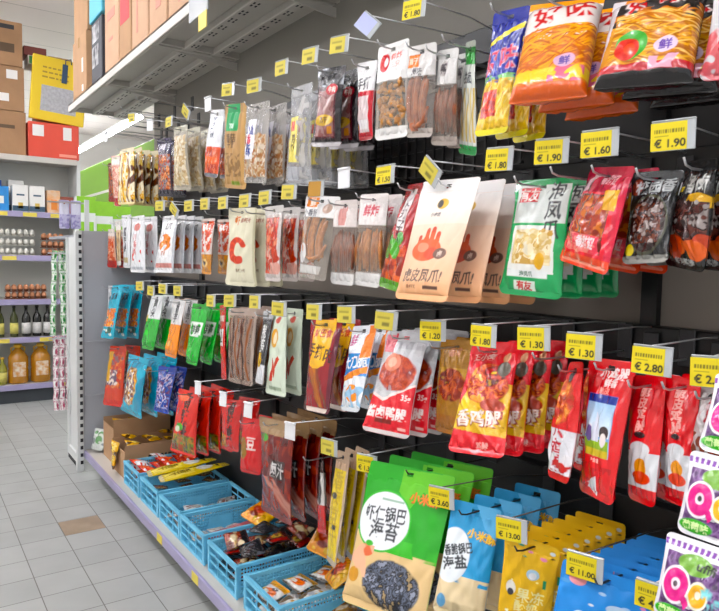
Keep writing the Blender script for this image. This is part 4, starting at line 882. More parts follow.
# ------------------------------------------------------------------ the long shelving with its pegs
def gondola():
    g = empty('shop_shelving', (1.25, 2.2, 0))
    L = lambda x, y, z: (x-1.25, y-2.2, z)
    def P(nm, mb, m): o = mb.build(nm, m, g, (-1.25, -2.2, 0)); return o
    y0, y1 = -.9, 4.62
    DB = mat('shaded back panel', '#211f1e', .6)  # shade behind the packs is put into this near-black colour
    for za, zb, mm in ((.1, 1.22, DB), (1.224, 1.655, M_BACK), (1.659, 2.0, DB)): P('back_panel', MB().box((1.45, y0, za), (1.47, y1, zb)), mm)
    P('upper_back_panel', MB().box((1.45, y0, 2.002), (1.47, y1, 2.49)), mat('upper panel paint', '#8d8981', .5))
    for rz in ROWZ.values():
        P('cross_rail', MB().box((1.405, y0, rz-.03), (1.45, y1-.05, rz+.075), bev=.003), M_BLACK)
    P('base_shelf', MB().box((.985, y0, .115), (1.45, y1, .135)), M_SHELF)
    lip = P('price_rail', MB().box((.97, y0, .09), (.985, y1-.02, .138), bev=.003), M_LIP)
    for yy in (3.02, 2.56):
        MB().box((.968, yy-.035, .094), (.97, yy+.035, .134)).build('shelf_label', mat('yellow shelf label', '#e2cf52', .5), lip)
    P('kick_plate', MB().box((1.14, y0, 0), (1.16, y1, .1145)), mat('dark kick plate', '#1b1a1a', .6))  # near-black colour stands in for the shadow under the base shelf
    for yy in (3.7, 2.76, 1.82, .88):
        P('upright', MB().box((1.43, yy-.02, .12), (1.449, yy+.02, 2.0)), M_BLACK)
    # top shelf, one plate per bay, seen from below
    ys = [5.15, 4.2, 3.25, 2.3, 1.35, .4, -.55]
    for a, b in zip(ys[:-1], ys[1:]):
        mb = MB().box((1.0, b+.002, 2.494), (1.46, a-.002, 2.502)).box((1.0, b+.002, 2.452), (1.012, a-.002, 2.505), bev=.003)
        mb.box((1.012, b+.002, 2.452), (1.03, a-.002, 2.458))
        for xx in (1.16, 1.31):
            mb.box((xx, b+.004, 2.46), (xx+.055, a-.004, 2.4935), bev=.004)
        for q in (0, 1):
            yy = b+.01 if q == 0 else a-.03
            mb.box((1.013, yy, 2.464), (1.455, yy+.02, 2.494))
        hm = mb
        for xx in (1.175, 1.325):
            yy = b+.06
            while yy < a-.08:
                for d in (0, .03):
                    for e in (0, .02): hm.box((xx+e, yy+d, 2.4592), (xx+e+.008, yy+d+.018, 2.4602), 1)
                yy += .11
        P('top_shelf', mb, [M_SHELF, M_SLOT])
    for yy in ys[1:-1]:
        P('shelf_bracket', MB().add([(1.46, yy-.004, 2.45), (1.46, yy-.004, 2.41), (1.1, yy-.004, 2.45), (1.46, yy+.004, 2.45), (1.46, yy+.004, 2.41), (1.1, yy+.004, 2.45)], [(0, 2, 1), (3, 4, 5), (0, 1, 4, 3), (1, 2, 5, 4), (2, 0, 3, 5)]), M_SHELF)
    t = P('price_holder', MB().box((.99, 2.5, 2.40), (.997, 2.7, 2.5), bev=.002), M_TAG)
    MB().box((.987, 2.5, 2.335), (.9895, 2.585, 2.40)).build('shelf_label', MATS['yellow shelf label'], t)
    # black wire grid behind the top row
    mb = MB()
    for i in range(22): mb.box((1.39, 1.25+i*.045, 1.72), (1.396, 1.258+i*.045, 1.935))
    for i in range(6): mb.box((1.396, 1.25, 1.72+i*.041), (1.402, 2.21, 1.727+i*.041))
    P('wire_grid', mb, M_BLACK)
    # end panel and its slotted post
    P('end_panel', MB().box((.965, 4.6, .14), (1.45, 4.62, 1.6)).box((.965, 4.594, .5), (1.45, 4.6, .51)).box((.965, 4.594, .86), (1.45, 4.6, .87)), M_ENDP)
    mb = MB().box((.925, 4.585, 0), (.968, 4.635, 1.6), bev=.003)
    for i in range(31): mb.box((.945, 4.5835, .05+i*.05), (.963, 4.5848, .05+i*.05+.024), 1)
    P('end_post', mb, [M_UP, M_SLOT])
    tag(g, 'long grey shop shelving with hooks, base deck and top shelf', 'shelving')
    # the end rack just beyond
    r = empty('end_display_rack', (1.1, 5.2, 0))
    Q = lambda nm, mb, m: mb.build(nm, m, r, (-1.1, -5.2, 0))
    Q('side_frame', MB().box((.945, 4.66, .03), (.96, 5.0, .09)).box((.945, 4.66, .0905), (.96, 4.69, 1.56)).box((.945, 4.97, .0905), (.96, 5.0, 1.56)), M_UP)
    Q('side_panel', MB().box((.9605, 4.66, .09), (.98, 5.0, 1.56)), M_UP)
    Q('rack_top', MB().box((.99, 4.66, 1.56), (1.6, 5.9, 1.58)), M_ENDP)
    Q('foot', MB().box((.945, 4.68, 0), (.985, 4.98, .0295)), M_SLOT)
    Q('support_leg', MB().box((1.56, 5.85, 0), (1.6, 5.9, 1.56)), M_UP)
    for z in (1.445, .845, 1.80):
        Q('strip_bar', MB().box((.83, 5.002, z), (1.10, 5.01, z+.01)), M_WIRE)
        for i in range(4 if z < 1.7 else 0): Q('strip_hook', MB().tube([(.878+.04*i, 5.01, z+.005), (.878+.04*i, 5.05, z+.005), (.878+.04*i, 5.056, z+.018)], .002, 5), M_WIRE)
    for i in range(2): Q('strip_hook', MB().tube([(.945+.075*i, 5.01, 1.805), (.945+.075*i, 5.05, 1.805), (.945+.075*i, 5.056, 1.818)], .002, 5), M_WIRE)
    Q('hook_post', MB().box((1.07, 4.98, 1.581), (1.10, 5.001, 1.83)), M_UP)
    Q('wire_ring', MB().tube([(.93, 4.85+.05*math.cos(2*PI*k/14), .42+.09*math.sin(2*PI*k/14)) for k in range(15)], .003, 5, cap=False), M_WIRE)
    tag(r, 'pale end display rack beyond the slotted grey post', 'display rack')

# ------------------------------------------------------------------ candy strips
def strip_packs():
    k0 = ['s0', 's1', 's2']
    root = empty('candy_strip', FIT['s0'][0:1]+FIT['s0'][1:3])
    px, py, pz = FIT['s0'][0:3]
    w, h = .098, .125
    for i, k in enumerate(k0):
        x0, y, z = FIT[k][:3]
        # one under the other, the chain leaning a little
        x0 = px+.054-.047*i; y = .475+.004*i; z = pz+.004-i*(h-.006)
        nu, nv = 100, 120
        A = Art(nu, nv, w, h, '#e6e4e8'); a_pack(A)
        F, B = bag_surface(w, h, .022, nu, nv, 'pillow', 5+i, .8)
        me = grid_mesh('candy_pack', F, A.c, None, B)
        o = link('candy_pack', me, M_GLOSS, root); o.location = (x0-px, y-py, z-pz); o.rotation_euler = (-.36, .03, -PI/2+.12)
    MB().tube([(.054, .475-py, .006), (.075, .475-py, .16), (.2, .475-py, .18), (1.44-px, .475-py, .18)], .0022, 6).build('strip_hanger', M_WIRE, root)
    tag(root, 'hanging strip of purple and white gummy candy packs at the right edge', 'candy strip')
    # the green and the pink strips at the far end
    def long_strip(x, y, z, w, L, cols, lab, grp, base, seed):
        A = Art(20, 110, w, L, base); n = int(L/.075); r = random.Random(seed)
        A.tex((0, 0, 1, 1), cols, 3, seed)
        for i in range(n):
            v = (i+.5)/n; A.rect(0, i/n-.006, 1, i/n+.008, '#f0efee').rect(.1+.2*r.random(), v-.3/n, .4+.2*r.random(), v+.3/n, '#eef0ec').ell(.7, v, .2, .22/n, cols[0])
        F, B = bag_surface(w, L, .022, 20, 110, 'flat', seed, 1.)
        th = np.abs(np.sin(np.linspace(0, PI*n, 110)))[:, None]
        for S in (F, B): S[..., 1] *= .3+.7*th; S[..., 0] += .003*np.sin(np.linspace(0, 9+seed, 110))[:, None]
        X, Z = F[..., 0], F[..., 2]
        keep = ~((np.maximum(X[:-1, 1:], X[1:, 1:]) > -.004) & (np.minimum(X[:-1, :-1], X[1:, :-1]) < .004) & (Z[1:, 1:] > -.005) & (Z[:-1, :-1] < .006))
        root = empty('candy_strip', (x, y, z))
        link('sachet_chain', grid_mesh('sachet_chain', F[:104], A.c[:104], keep[:103], B[:104]), M_GLOSS, root)
        link('header_tab', grid_mesh('header_tab', F[103:], A.c[103:], keep[103:], B[103:]), M_GLOSS, root)
        root.rotation_euler = (.02*math.sin(seed), .03*math.sin(3*seed), -.2+.1*math.sin(seed*5))
        tag(root, lab, 'candy strip', grp)
    for i in range(4):
        long_strip(.878+.04*i, 5.03, 1.45, .036, .60, ['#2f8442', '#8fc08a', '#e6ece2', '#4f9a55', '#1f6a34', '#d2e0c4'], 'hanging strip of green and white sachets on the end rack', 'green sachet strips', '#cfdccb', 11+i)
        long_strip(.878+.04*i, 5.03, .85, .036, .54, ['#a9586c', '#e6cdd2', '#f0e6e6', '#c98a9c', '#8a4458', '#e9dcdc'], 'hanging strip of pink and white sachets near the floor', 'pink sachet strips', '#dccfd2', 21+i)
    for i, lab in enumerate(['lavender pouch on the end rack, left one', 'lavender pouch on the end rack, right one']):
        A = Art(24, 36, .07, .2, '#bdb9d6'); A.rect(.1, .5, .9, .9, '#d9d8e6').nz((0, 0, 1, .5), '#9a93bd', 5, .55, i)
        F, B = bag_surface(.07, .2, .02, 24, 36, 'pillow', 3+i)
        X, Z = F[..., 0], F[..., 2]
        keep = ~((X[:-1, 1:] > -.004) & (X[:-1, :-1] < .004) & (Z[1:, 1:] > -.005) & (Z[:-1, :-1] < .006))
        root = empty('snack_pouch', (.945+.075*i, 5.03, 1.805)); root.rotation_euler = (0, 0, -.2)
        link('pouch', grid_mesh('pouch', F[:32], A.c[:32], keep[:31], B[:32]), M_GLOSS, root); link('top_seal', grid_mesh('top_seal', F[31:], A.c[31:], keep[31:], B[31:]), M_GLOSS, root)
        tag(root, lab, 'snack pouch', 'lavender pouches on the end rack')

# ------------------------------------------------------------------ crates
def lattice(mb, L, H, along, off, rows, cols, solid=None, slots=None, t=.007):
    """a crate wall in its own plane: along 0 = runs in x, 1 = runs in y"""
    def bx(a0, z0, a1, z1, th=t, o=0):
        lo = [0, 0, z0]; hi = [0, 0, z1]; lo[along] = a0; hi[along] = a1; lo[1-along] = off-th/2+o; hi[1-along] = off+th/2+o
        mb.box(lo, hi)
    bx(0, H-.014, L, H, .014); bx(0, 0, L, .014); bx(0, .014, .016, H-.014, t*1.3); bx(L-.016, .014, L, H-.014, t*1.3)
    for r in range(1, rows): z = .014+(H-.028)*r/rows; bx(.016, z-.0025, L-.016, z+.0025, t*.8)
    for c in range(1, cols):
        a = .016+(L-.032)*c/cols; bx(a-.0022, .014, a+.0022, H-.014, t*.6)
    if solid: bx(L*solid[0], .014, L*solid[1], H*.68, t*.9)
def crate(y0, y1, lab):
    W, D, H = .385, y1-y0, .13
    r = empty('plastic_crate', (1.02, y0, .136))
    mb = MB(); lattice(mb, D, H, 1, .007, 3, 3); mb.build('side_wall', M_CRATE, r)
    mb = MB(); lattice(mb, D, H, 1, W-.007, 3, 3); mb.build('side_wall', M_CRATE, r)
    for off in (.012, D-.012):
        mb = MB(); lattice(mb, W-.02, H, 0, off, 7, 26, (.34, .66)); mb.build('end_wall', M_CRATE, r, (.01, 0, 0))
    mb = MB().box((.01, .01, 0), (W-.01, D-.01, .006)); mb.build('crate_floor', M_CRATE, r)
    tag(r, lab, 'crate', 'blue crates on the base shelf')
    return r
def proto_pack(w, h, T, base, art, m=M_GLOSS, seed=1, q=(26, 34), shape='pillow'):
    A = Art(q[0], q[1], w, h, base); art(A)
    F, B = bag_surface(w, h, T, q[0], q[1], shape, seed)
    F[..., 2] += h/2-DROP; B[..., 2] += h/2-DROP
    me = grid_mesh('snack_packet', F, A.c, None, B); me.materials.append(m); return me
def lay(me, loc, rz, tilt=(0, 0), lab='', grp=None, name='snack_packet', cat='snack packet'):
    o = bpy.data.objects.new(name, me); COL.objects.link(o)
    o.matrix_world = Matrix.Translation(loc) @ Matrix.Rotation(rz, 4, 'Z') @ Matrix.Rotation(tilt[0], 4, 'X') @ Matrix.Rotation(tilt[1], 4, 'Y') @ Matrix.Rotation(-PI/2, 4, 'X')
    return tag(o, lab, cat, grp)
def base_goods():
    ys = [(3.54, 3.83), (3.215, 3.505), (2.9, 3.19), (2.6, 2.89), (2.265, 2.555), (1.91, 2.2)]
    names = ['farthest blue crate, heaped with small red and white packets', 'second blue crate from the far end, long yellow packets on top', 'nearly empty blue crate after the one with yellow packets', 'blue crate with a pink packet, behind the crate of dark packets', 'blue crate filled with dark brown and red packets', 'nearest blue crate, filled with white and orange packets']
    for (a, b), n in zip(ys, names): crate(a, b, n)
    def a_red(A): A.spots(12, (0, 0, 1, 1), .22, .12, ['#e6e0dd', '#c9302a', '#e8785c', '#b8241f'], 3)
    def a_wht(A): A.spots(9, (0, 0, 1, 1), .2, .12, ['#c9ccd0', '#d2402f', '#7d8088'], 5)
    red = [proto_pack(.1, .075, .018, '#d23a2c', a_red), proto_pack(.1, .075, .018, '#dcdbdc', a_wht, seed=4)]
    for i in range(18):
        c, l = i % 9, i//9
        lay(red[(i*2+i//4) % 3 % 2], (1.085+.125*(c//3)+random.uniform(-.008, .008), 3.605+.078*(c % 3), .225+.042*l+.012*(c//3)+random.uniform(0, .008)), PI/2+random.uniform(-.3, .3), (random.uniform(-.2, .2), random.uniform(-.2, .2)),
            ['small mostly red packet heaped in the farthest blue crate', 'small mostly white packet heaped in the farthest blue crate'][(i*2+i//4) % 3 % 2], ['red packets in the farthest crate', 'white packets in the farthest crate'][(i*2+i//4) % 3 % 2])
    def a_yel(A): A.rect(0, 0, 1, 1, '#d8bd3e').rect(.1, .08, .9, .5, '#e2cf6a').ell(.5, .66, .34, .12, '#dcd9d2').rect(0, 0, 1, .06, '#d8cfa8').ell(.5, .85, .2, .03, '#4a3c20').text('香干', .5, .3, .12, '#8a7420', vert=True)
    yel = proto_pack(.12, .36, .03, '#d8bd3e', a_yel, seed=8, q=(28, 80))
    for i, lab in enumerate(['long yellow packet across the second blue crate, farther one', 'long yellow packet across the second blue crate, nearer one']):
        lay(yel, (1.225+.02*i, 3.44-.135*i, .305+.006*i), -PI/2-.16, (.12, -.12), lab, 'long yellow packets')
    def a_brn(A): A.spots(14, (0, 0, 1, 1), .2, .1, ['#7d5a3a', '#b0946c', '#5a2a20', '#9a3a2a'], 6)
    brn = proto_pack(.09, .08, .018, '#8c6a4a', a_brn, seed=9)
    for i in range(6):
        lay(brn, (1.1+.12*(i % 3), 3.3+.11*(i//3), .22+.015*(i % 3)), .4*i, (.1, .1), 'brown packet under the long yellow packets in the blue crate', 'brown packets in the second crate')
    def a_sil(A): A.nz((0, 0, 1, 1), '#9a9690', 5, .5, 4).spots(5, (0, 0, 1, 1), .15, .1, ['#8a5a4a', '#d9d9dc'], 2)
    sil = proto_pack(.1, .085, .016, '#d2d1d0', a_sil, M_FOIL, 12)
    for i in range(8):
        lay(sil, (1.085+.085*(i % 4), 2.985+.12*(i//4), .18+.016*(i % 2)), .6*i, (.05, .05), 'silver packet at the bottom of the nearly empty crate', 'silver packets in the nearly empty crate')
    def a_pnk(A): A.rect(.05, .2, .95, .8, '#b9686c').rect(.1, .35, .9, .6, '#c98a8a')
    pnk = proto_pack(.09, .3, .014, '#b56a70', a_pnk, seed=3, q=(20, 50)); lay(pnk, (1.2, 2.665, .235), -PI/2, (.03, 0), 'long dull pink packet lying in the blue crate')
    def a_wl(A): A.nz((0, 0, 1, 1), '#b9b4ac', 6, .6, 3)
    MBc = proto_pack(.09, .075, .014, '#d8d5d0', a_wl, M_FOIL, 6)
    for i in range(4): lay(MBc, (1.08+.09*i, 2.79, .19), .3*i, (.05, 0), 'pale packet lying deep in the crate with the pink packet', 'pale packets in the pink packet crate')
    def a_drk(A): A.rect(.06, .08, .94, .92, '#54191a').rect(.12, .2, .7, .8, '#8c4a36').ell(.45, .5, .2, .22, '#cdb05a').ell(.45, .5, .1, .1, '#7a5a2c').rect(.75, .1, .95, .9, '#a3221f').rect(0, 0, .06, 1, '#1c1718')
    def a_drk2(A): A.rect(0, .7, 1, 1, '#18181c').spots(12, (0, 0, 1, .7), .2, .12, ['#b89a6a', '#8a3a2a', '#5d2a22', '#d2c3a0'], 5)
    def a_blk(A): A.rect(.1, .2, .9, .8, '#24252b').nz((0, 0, 1, 1), '#4d5058', 5, .6, 8)
    dk = [proto_pack(.11, .095, .022, '#2b1718', a_drk, M_GLOSS, 3, (44, 34)), proto_pack(.11, .095, .022, '#6d3028', a_drk2, M_GLOSS, 5, (40, 34)), proto_pack(.12, .09, .02, '#1b1b1f', a_blk, M_FOIL, 7, (30, 24))]
    L = ['dark red packet with a gold emblem in the crate of dark packets', 'red brown packet with a black end in the crate of dark packets', 'plain black packet in the crate of dark packets']
    for i in range(18):
        c, l = i % 6, i//6
        lay(dk[(i*2+l) % 3], (1.095+.118*(c//2)+random.uniform(-.006, .006)+.012*l, 2.35+.12*(c % 2)+random.uniform(-.006, .006), .19+.046*l+.016*(c//2)), -PI/2+random.uniform(-.3, .3), (random.uniform(.05, .3), random.uniform(-.2, .2)), L[(i*2+l) % 3], ['emblem packets', 'red brown packets', 'black packets'][(i*2+l) % 3]+' in the dark crate')
    def a_wo(A): A.rect(0, .72, 1, 1, '#e2a23a').ell(.5, .4, .34, .2, '#dd6a2c').ell(.35, .35, .14, .1, '#e9dfd0').rect(0, 0, 1, .1, '#4a4238').text('香脆', .6, .6, .12, '#4a4a50').rect(.0, .2, .2, .5, '#e0b85a')
    def a_wo2(A): A.rect(0, 0, .3, 1, '#6a5a44').spots(8, (.3, 0, 1, 1), .14, .1, ['#e8a23a', '#c9c9cc', '#b0b4bb'], 3)
    wo = [proto_pack(.112, .1, .022, '#e8e6e2', a_wo, M_GLOSS, 4, (36, 32)), proto_pack(.112, .095, .02, '#e4e2de', a_wo2, M_GLOSS, 6, (36, 28))]
    L = ['white packet with an orange shape in the nearest crate', 'white packet with a brown end in the nearest crate']
    for i in range(12):
        c, l = i % 6, i//6
        lay(wo[(i+l) % 2], (1.095+.118*(c//2), 1.993+.12*(c % 2), .17+.044*l+.006*(c//2)), -PI/2+random.uniform(-.3, .3), (random.uniform(-.15, .25), random.uniform(-.15, .15)), L[(i+l) % 2], ['orange shape packets', 'brown end packets'][(i+l) % 2]+' in the nearest crate')
    def a_org(A): A.rect(.05, .05, .95, .95, '#e8921c').ell(.4, .55, .24, .2, '#c03a1c').ell(.4, .3, .18, .1, '#8a2a14').rect(.7, 0, 1, 1, '#eab33c').nz((.1, .1, .9, .9), '#f0c860', 6, .66, 2)
    og = proto_pack(.15, .13, .03, '#e8a022', a_org, M_GLOSS, 9, (40, 40))
    lay(og, (1.3, 2.62, .30), -PI/2+.2, (.3, .1), 'shiny orange packet on top of the dark packets')
    lay(og, (1.33, 2.09, .365), -PI/2+.3, (.8, .25), 'orange packet leaning beside the yellow sleeves, upper one'); lay(og, (1.31, 1.965, .30), -PI/2-.2, (.6, -.2), 'orange packet leaning beside the yellow sleeves, lower one')
    def a_brw(A): A.spots(12, (0, 0, 1, 1), .2, .1, ['#8a5f38', '#c99a4a', '#d9c3a0'], 4)
    bw = proto_pack(.14, .12, .03, '#a87c4a', a_brw, M_GLOSS, 9); lay(bw, (1.27, 1.84, .20), .4, (.3, .1), 'brown packet below the leaning orange packets')
    # open brown cartons at the far end of the base shelf
    def opentray(x0, y0, x1, y1, H, lab):
        r = empty('open_carton', (x0, y0, .136)); w, d, t = x1-x0, y1-y0, .005
        MB().box((0, 0, 0), (w, d, t)).build('carton_floor', M_KRAFT, r)
        for lo, hi in (((0, 0, t), (w, t, H)), ((0, d-t, t), (w, d, H*.9)), ((0, t, t), (t, d-t, H*.8)), ((w-t, t, t), (w, d-t, H))): MB().box(lo, hi).build('carton_wall', M_KRAFT, r)
        mb = MB(); rr = random.Random(4); xx = w*.36
        while xx < w*.8: q = .012+.02*rr.random(); mb.box((xx, -.0008, H*.5), (xx+q, 0, H*.5+.028)); xx += q+.008
        mb.build('printed_mark', M_INK, r)
        tag(r, lab, 'carton')
    opentray(1.04, 3.87, 1.42, 4.16, .2, 'open brown carton on the base shelf next to the farthest crate')
    opentray(1.06, 4.2, 1.42, 4.45, .28, 'taller open brown carton standing behind the nearer open carton')
    def a_gp(A): A.spots(10, (0, 0, 1, 1), .2, .12, ['#e9d27a', '#c98a2a', '#5a3a1c'], 3)
    gp = proto_pack(.1, .085, .025, '#dba63a', a_gp, M_GLOSS, 3)
    for i in range(6): lay(gp, (1.115+.115*(i % 3), 3.955+.115*(i//3), .32+.02*(i % 2)), .3*i, (.15, .2), 'yellow packet in the nearer open carton', 'yellow packets in the open carton')
    for i in range(3): lay(gp, (1.14+.1*i, 4.32, .37), .5*i, (.3, .1), 'yellow packet in the taller open carton', 'yellow packets in the taller carton')
    lay(gp, (1.022, 4.02, .29), -PI/2, (1.45, .1), 'yellow packet hanging over the edge of the open carton, upper one'); lay(gp, (1.018, 4.03, .205), -PI/2, (1.5, -.2), 'yellow packet hanging over the edge of the open carton, lower one')
    def a_gw(A): A.spots(8, (0, 0, 1, 1), .2, .12, ['#6f9a6a', '#c9d2c4', '#8a8f90'], 3)
    gw = proto_pack(.12, .14, .03, '#cfd4cf', a_gw, M_GLOSS, 3)
    lay(gw, (1.05, 4.52, .22), -PI/2+.5, (1.2, 0), 'pale green packet standing at the foot of the end panel'); lay(gw, (1.2, 4.53, .22), -PI/2+.9, (1.2, 0), 'pale packet behind the taller carton by the end panel')

# ------------------------------------------------------------------ cartons
def carton(x0, y0, z0, x1, y1, z1, lab, m=M_KRAFT, marks=(), side='x', grp=None, rz=0, name='carton', cat='carton'):
    r = empty(name, ((x0+x1)/2, (y0+y1)/2, z0), (0, 0, rz)); w, d, h = (x1-x0)/2, (y1-y0)/2, z1-z0
    MB().box((-w, -d, 0), (w, d, h), bev=.004).build('carton_body', m, r)
    if m in (M_KRAFT, M_KRAFT2):
        if side == 'x': MB().box((-w-.001, -.02, max(h-.07, h*.4)), (-w, .02, h-.004)).box((-w+.004, -.02, h), (w-.004, .02, h+.0008)).build('packing_tape', M_TAPE, r)
        else: MB().box((-.02, -d-.001, max(h-.07, h*.4)), (.02, -d, h-.004)).box((-.02, -d+.004, h), (.02, d-.004, h+.0008)).build('packing_tape', M_TAPE, r)
    for (a0, b0, a1, b1, mm, nm) in marks:                       # fractions across the visible face
        mb = MB()
        if side == 'x': mb.box((-w-.0016, d-2*d*a1, h*b0), (-w-.0002, d-2*d*a0, h*b1))
        else: mb.box((-w+2*w*a0, -d-.0016, h*b0), (-w+2*w*a1, -d-.0002, h*b1))
        mb.build(nm, mm, r)
    return tag(r, lab, cat, grp)
def ink_lines(r_, w, d, h, rows, side, m=M_INK): pass
def goods_on_top():
    RED = mat('red printed square', '#c8373c', .6); PK = mat('faded print', '#c98a78', .7); BW = mat('black and white print', '#d8d8da', .5, noise=.9, nscale=14, col2='#23242a')
    z = 2.506
    carton(1.03, 4.72, z, 1.42, 5.12, z+.42, 'plain brown carton at the far end of the top shelf, lower one', marks=((.7, .1, .8, .2, M_PAPER, 'paper_label'), (.7, .4, .8, .62, M_PAPER, 'paper_label')))
    carton(1.04, 4.72, z+.425, 1.42, 5.12, z+.85, 'plain brown carton at the far end of the top shelf, upper one')
    carton(1.03, 4.3, z, 1.4, 4.56, z+.4, 'black and white printed carton on the top shelf', mat('dark carton', '#3a3b42', .6), ((.08, .3, .7, .62, BW, 'printed_panel'), (.1, .68, .75, .95, BW, 'printed_panel')))
    carton(1.02, 4.62, z+.86, 1.3, 4.95, z+1.05, 'orange pack lying high on the far cartons', mat('orange carton', '#e39a34', .5, noise=.2, nscale=8), ((.1, .2, .9, .5, mat('yellow print', '#ecc552', .5), 'printed_panel'),))
    carton(1.02, 4.26, z+.405, 1.3, 4.57, z+.62, 'light blue pack above the black and white carton', mat('light blue carton', '#53b6cf', .5))
    carton(1.03, 3.92, z, 1.4, 4.22, z+.62, 'pale pink brown carton beside the black and white carton', M_KRAFT2, ((.2, .5, .75, .58, PK, 'printed_mark'), (.3, .3, .6, .33, PK, 'printed_mark')))
    carton(1.03, 3.68, z, 1.4, 3.9, z+.62, 'brown carton with a red square on the top shelf', M_KRAFT, ((.1, .34, .9, .6, RED, 'red_square'),))
    carton(1.03, 3.38, z, 1.4, 3.655, z+.62, 'pale tall carton right of the red square carton', M_KRAFT2, ((.3, .15, .4, .5, PK, 'printed_mark'),))
    carton(1.03, 3.1, z, 1.4, 3.355, z+.6, 'pale carton with a pink mark on the top shelf', M_KRAFT2, ((.4, .2, .7, .3, PK, 'printed_mark'),))
    carton(1.03, 2.8, z, 1.4, 3.07, z+.6, 'pale carton with a faded mark, next but one to the shelf tag', M_KRAFT2, ((.5, .1, .8, .3, PK, 'printed_mark'),))
    carton(1.03, 2.45, z, 1.4, 2.77, z+.6, 'brown carton nearest the tag on the top shelf edge', M_KRAFT)

# ------------------------------------------------------------------ the shelving across the end of the aisle
def egg_mesh(col, nm):
    prof = [(.0008, -.028)]+[(.0215*math.sin(t)*(1+.06*math.cos(t)), -.028*math.cos(t)*(1 if t < PI/2 else 1.12)) for t in np.linspace(.25, PI-.2, 8)]+[(.0008, .031)]
    me = MB().lathe(prof, 12).mesh('egg'); me.materials.append(mat(nm, col, .5)); return me
def far_shelf():
    X0, X1, Y = .25, 1.44, 7.0
    r = empty('wall_shelving', (.85, 7.2, 0)); P = lambda nm, mb, m, par=None: mb.build(nm, m, par or r, None if par else (-.85, -7.2, 0))
    P('back_panel', MB().box((X0, 7.44, .05), (X1, 7.46, 2.36)), mat('pale shelf back', '#cfd0ca', .6))
    P('kick_plate', MB().box((X0, 7.04, 0), (X1, 7.06, .15)), mat('dark kick plate far', '#3a3f44', .6))
    ZS = [2.36, 1.835, 1.42, 1.0, .635, .18]
    labs = [[], [.76, 1.01, 1.25], [.83], [], [.76, 1.14], [1.32]]
    ym = MATS['yellow shelf label']
    for z, ls in zip(ZS, labs):
        b = P('shelf_board', MB().box((X0, Y+.01, z-.03), (X1, 7.44, z), bev=.003), M_SHELF)
        p = P('price_rail', MB().box((X0, Y-.005, z-.05), (X1, Y+.01, z+.004), bev=.003), M_LIP if z < 2 else M_SHELF)
        for x in ls: MB().box((x-.06, Y-.008, z-.044), (x+.06, Y-.005, z-.006)).build('shelf_label', ym, p)
    P('upright', MB().box((X1-.001, 7.02, 0), (X1+.03, 7.46, 2.36)), M_UP)
    P('upright', MB().box((X0-.03, 7.02, 0), (X0+.001, 7.46, 2.36)), M_UP)
    tag(r, 'grey shelving with eggs, bottles and cartons across the aisle end', 'shelving')
    z = 2.365; DK = mat('dark carton print', '#5a4632', .7)
    t3 = ['lowest', 'middle', 'topmost']
    for i in range(3):
        carton(.52, 7.05, z+.41*i, .995-.01*i, 7.4, z+.41*i+.405, 'brown carton, %s of the stack beside the yellow board' % t3[i], mat('deep brown cardboard', '#a57e5a', .8, noise=.15, nscale=6), [((.3, .6, .8, .68, DK, 'printed_mark'),), ((.5, .2, .72, .38, M_PAPER, 'paper_label'), (.68, .72, .88, .92, M_PAPER, 'paper_label')), ((.45, .82, .85, .92, M_INK, 'printed_mark'), (.5, .3, .85, .5, DK, 'printed_mark'))][i], 'y')
    carton(1.01, 7.02, z, 1.46, 7.38, z+.33, 'bright red orange carton on top of the end shelving', mat('red orange carton', '#dd4a33', .5, noise=.08, nscale=5), ((.08, .6, .3, .92, M_PAPER, 'paper_label'), (.68, .55, .85, .92, M_PAPER, 'paper_label'), (.6, .06, .95, .14, mat('pale red print', '#ee9a86', .6), 'printed_mark')), 'y')
    carton(1.1, 7.15, z+.336, 1.42, 7.4, z+.88, 'brown box hidden behind the yellow board', M_KRAFT, (), 'y')
    carton(1.03, 7.13, z+.882, 1.45, 7.4, z+.97, 'flat white box with green and pink ends above the yellow board', mat('pale box', '#d9d4d0', .6), ((.03, .1, .3, .9, mat('green print', '#4f9a5a', .6), 'green_end'), (.65, .1, .97, .9, mat('pink print', '#d98aa0', .6), 'pink_end')), 'y')
    carton(1.0, 7.16, z+.972, 1.2, 7.4, z+1.06, 'dark red box above the flat white box', mat('dark red box', '#7c3a34', .6), (), 'y')
    carton(1.21, 7.16, z+.972, 1.42, 7.4, z+1.0, 'thin brown box beside the dark red box', M_KRAFT, (), 'y')
    # the yellow board with a printed sheet and a blue hang tag
    r = empty('yellow_board', (1.26, 7.07, z+.352), (.05, .07, 0))
    MB().box((-.24, -.02, 0), (.25, .02, .6), bev=.004).build('board', mat('yellow board', '#e6c41f', .5), r)
    MB().box((-.15, -.022, .09), (.17, -.0205, .33)).build('printed_sheet', mat('grey printed sheet', '#b9b9bc', .6, noise=.25, nscale=40), r)
    rr = random.Random(2)
    for i in range(3):
        x = -.15; mb = MB()
        while x < .05: q = .02+.03*rr.random(); mb.box((x, -.0215, .4+.045*i), (x+q, -.0205, .415+.045*i)); x += q+.012
        mb.build('printed_line', mat('ochre print', '#a8862a', .6), r)
    MB().box((.02, -.03, .38), (.07, -.022, .56), bev=.004).tube([(.045, -.026, .56), (.045, -.026, .6), (.09, -.026, .62), (.1, -.026, .57)], .005, 6).build('hang_tag', mat('dark blue tag', '#1f3f5c', .4), r)
    tag(r, 'yellow board with a grey printed sheet and dark blue tag', 'display board')
    # first shelf: cartons of drink
    zz = 1.838
    BL = mat('blue carton', '#2d8fd6', .4, noise=.2, nscale=10); W = mat('white drink carton', '#e6e5df', .45); NV = mat('navy print', '#39566a', .5); YE = mat('yellow round print', '#dfc05a', .5)
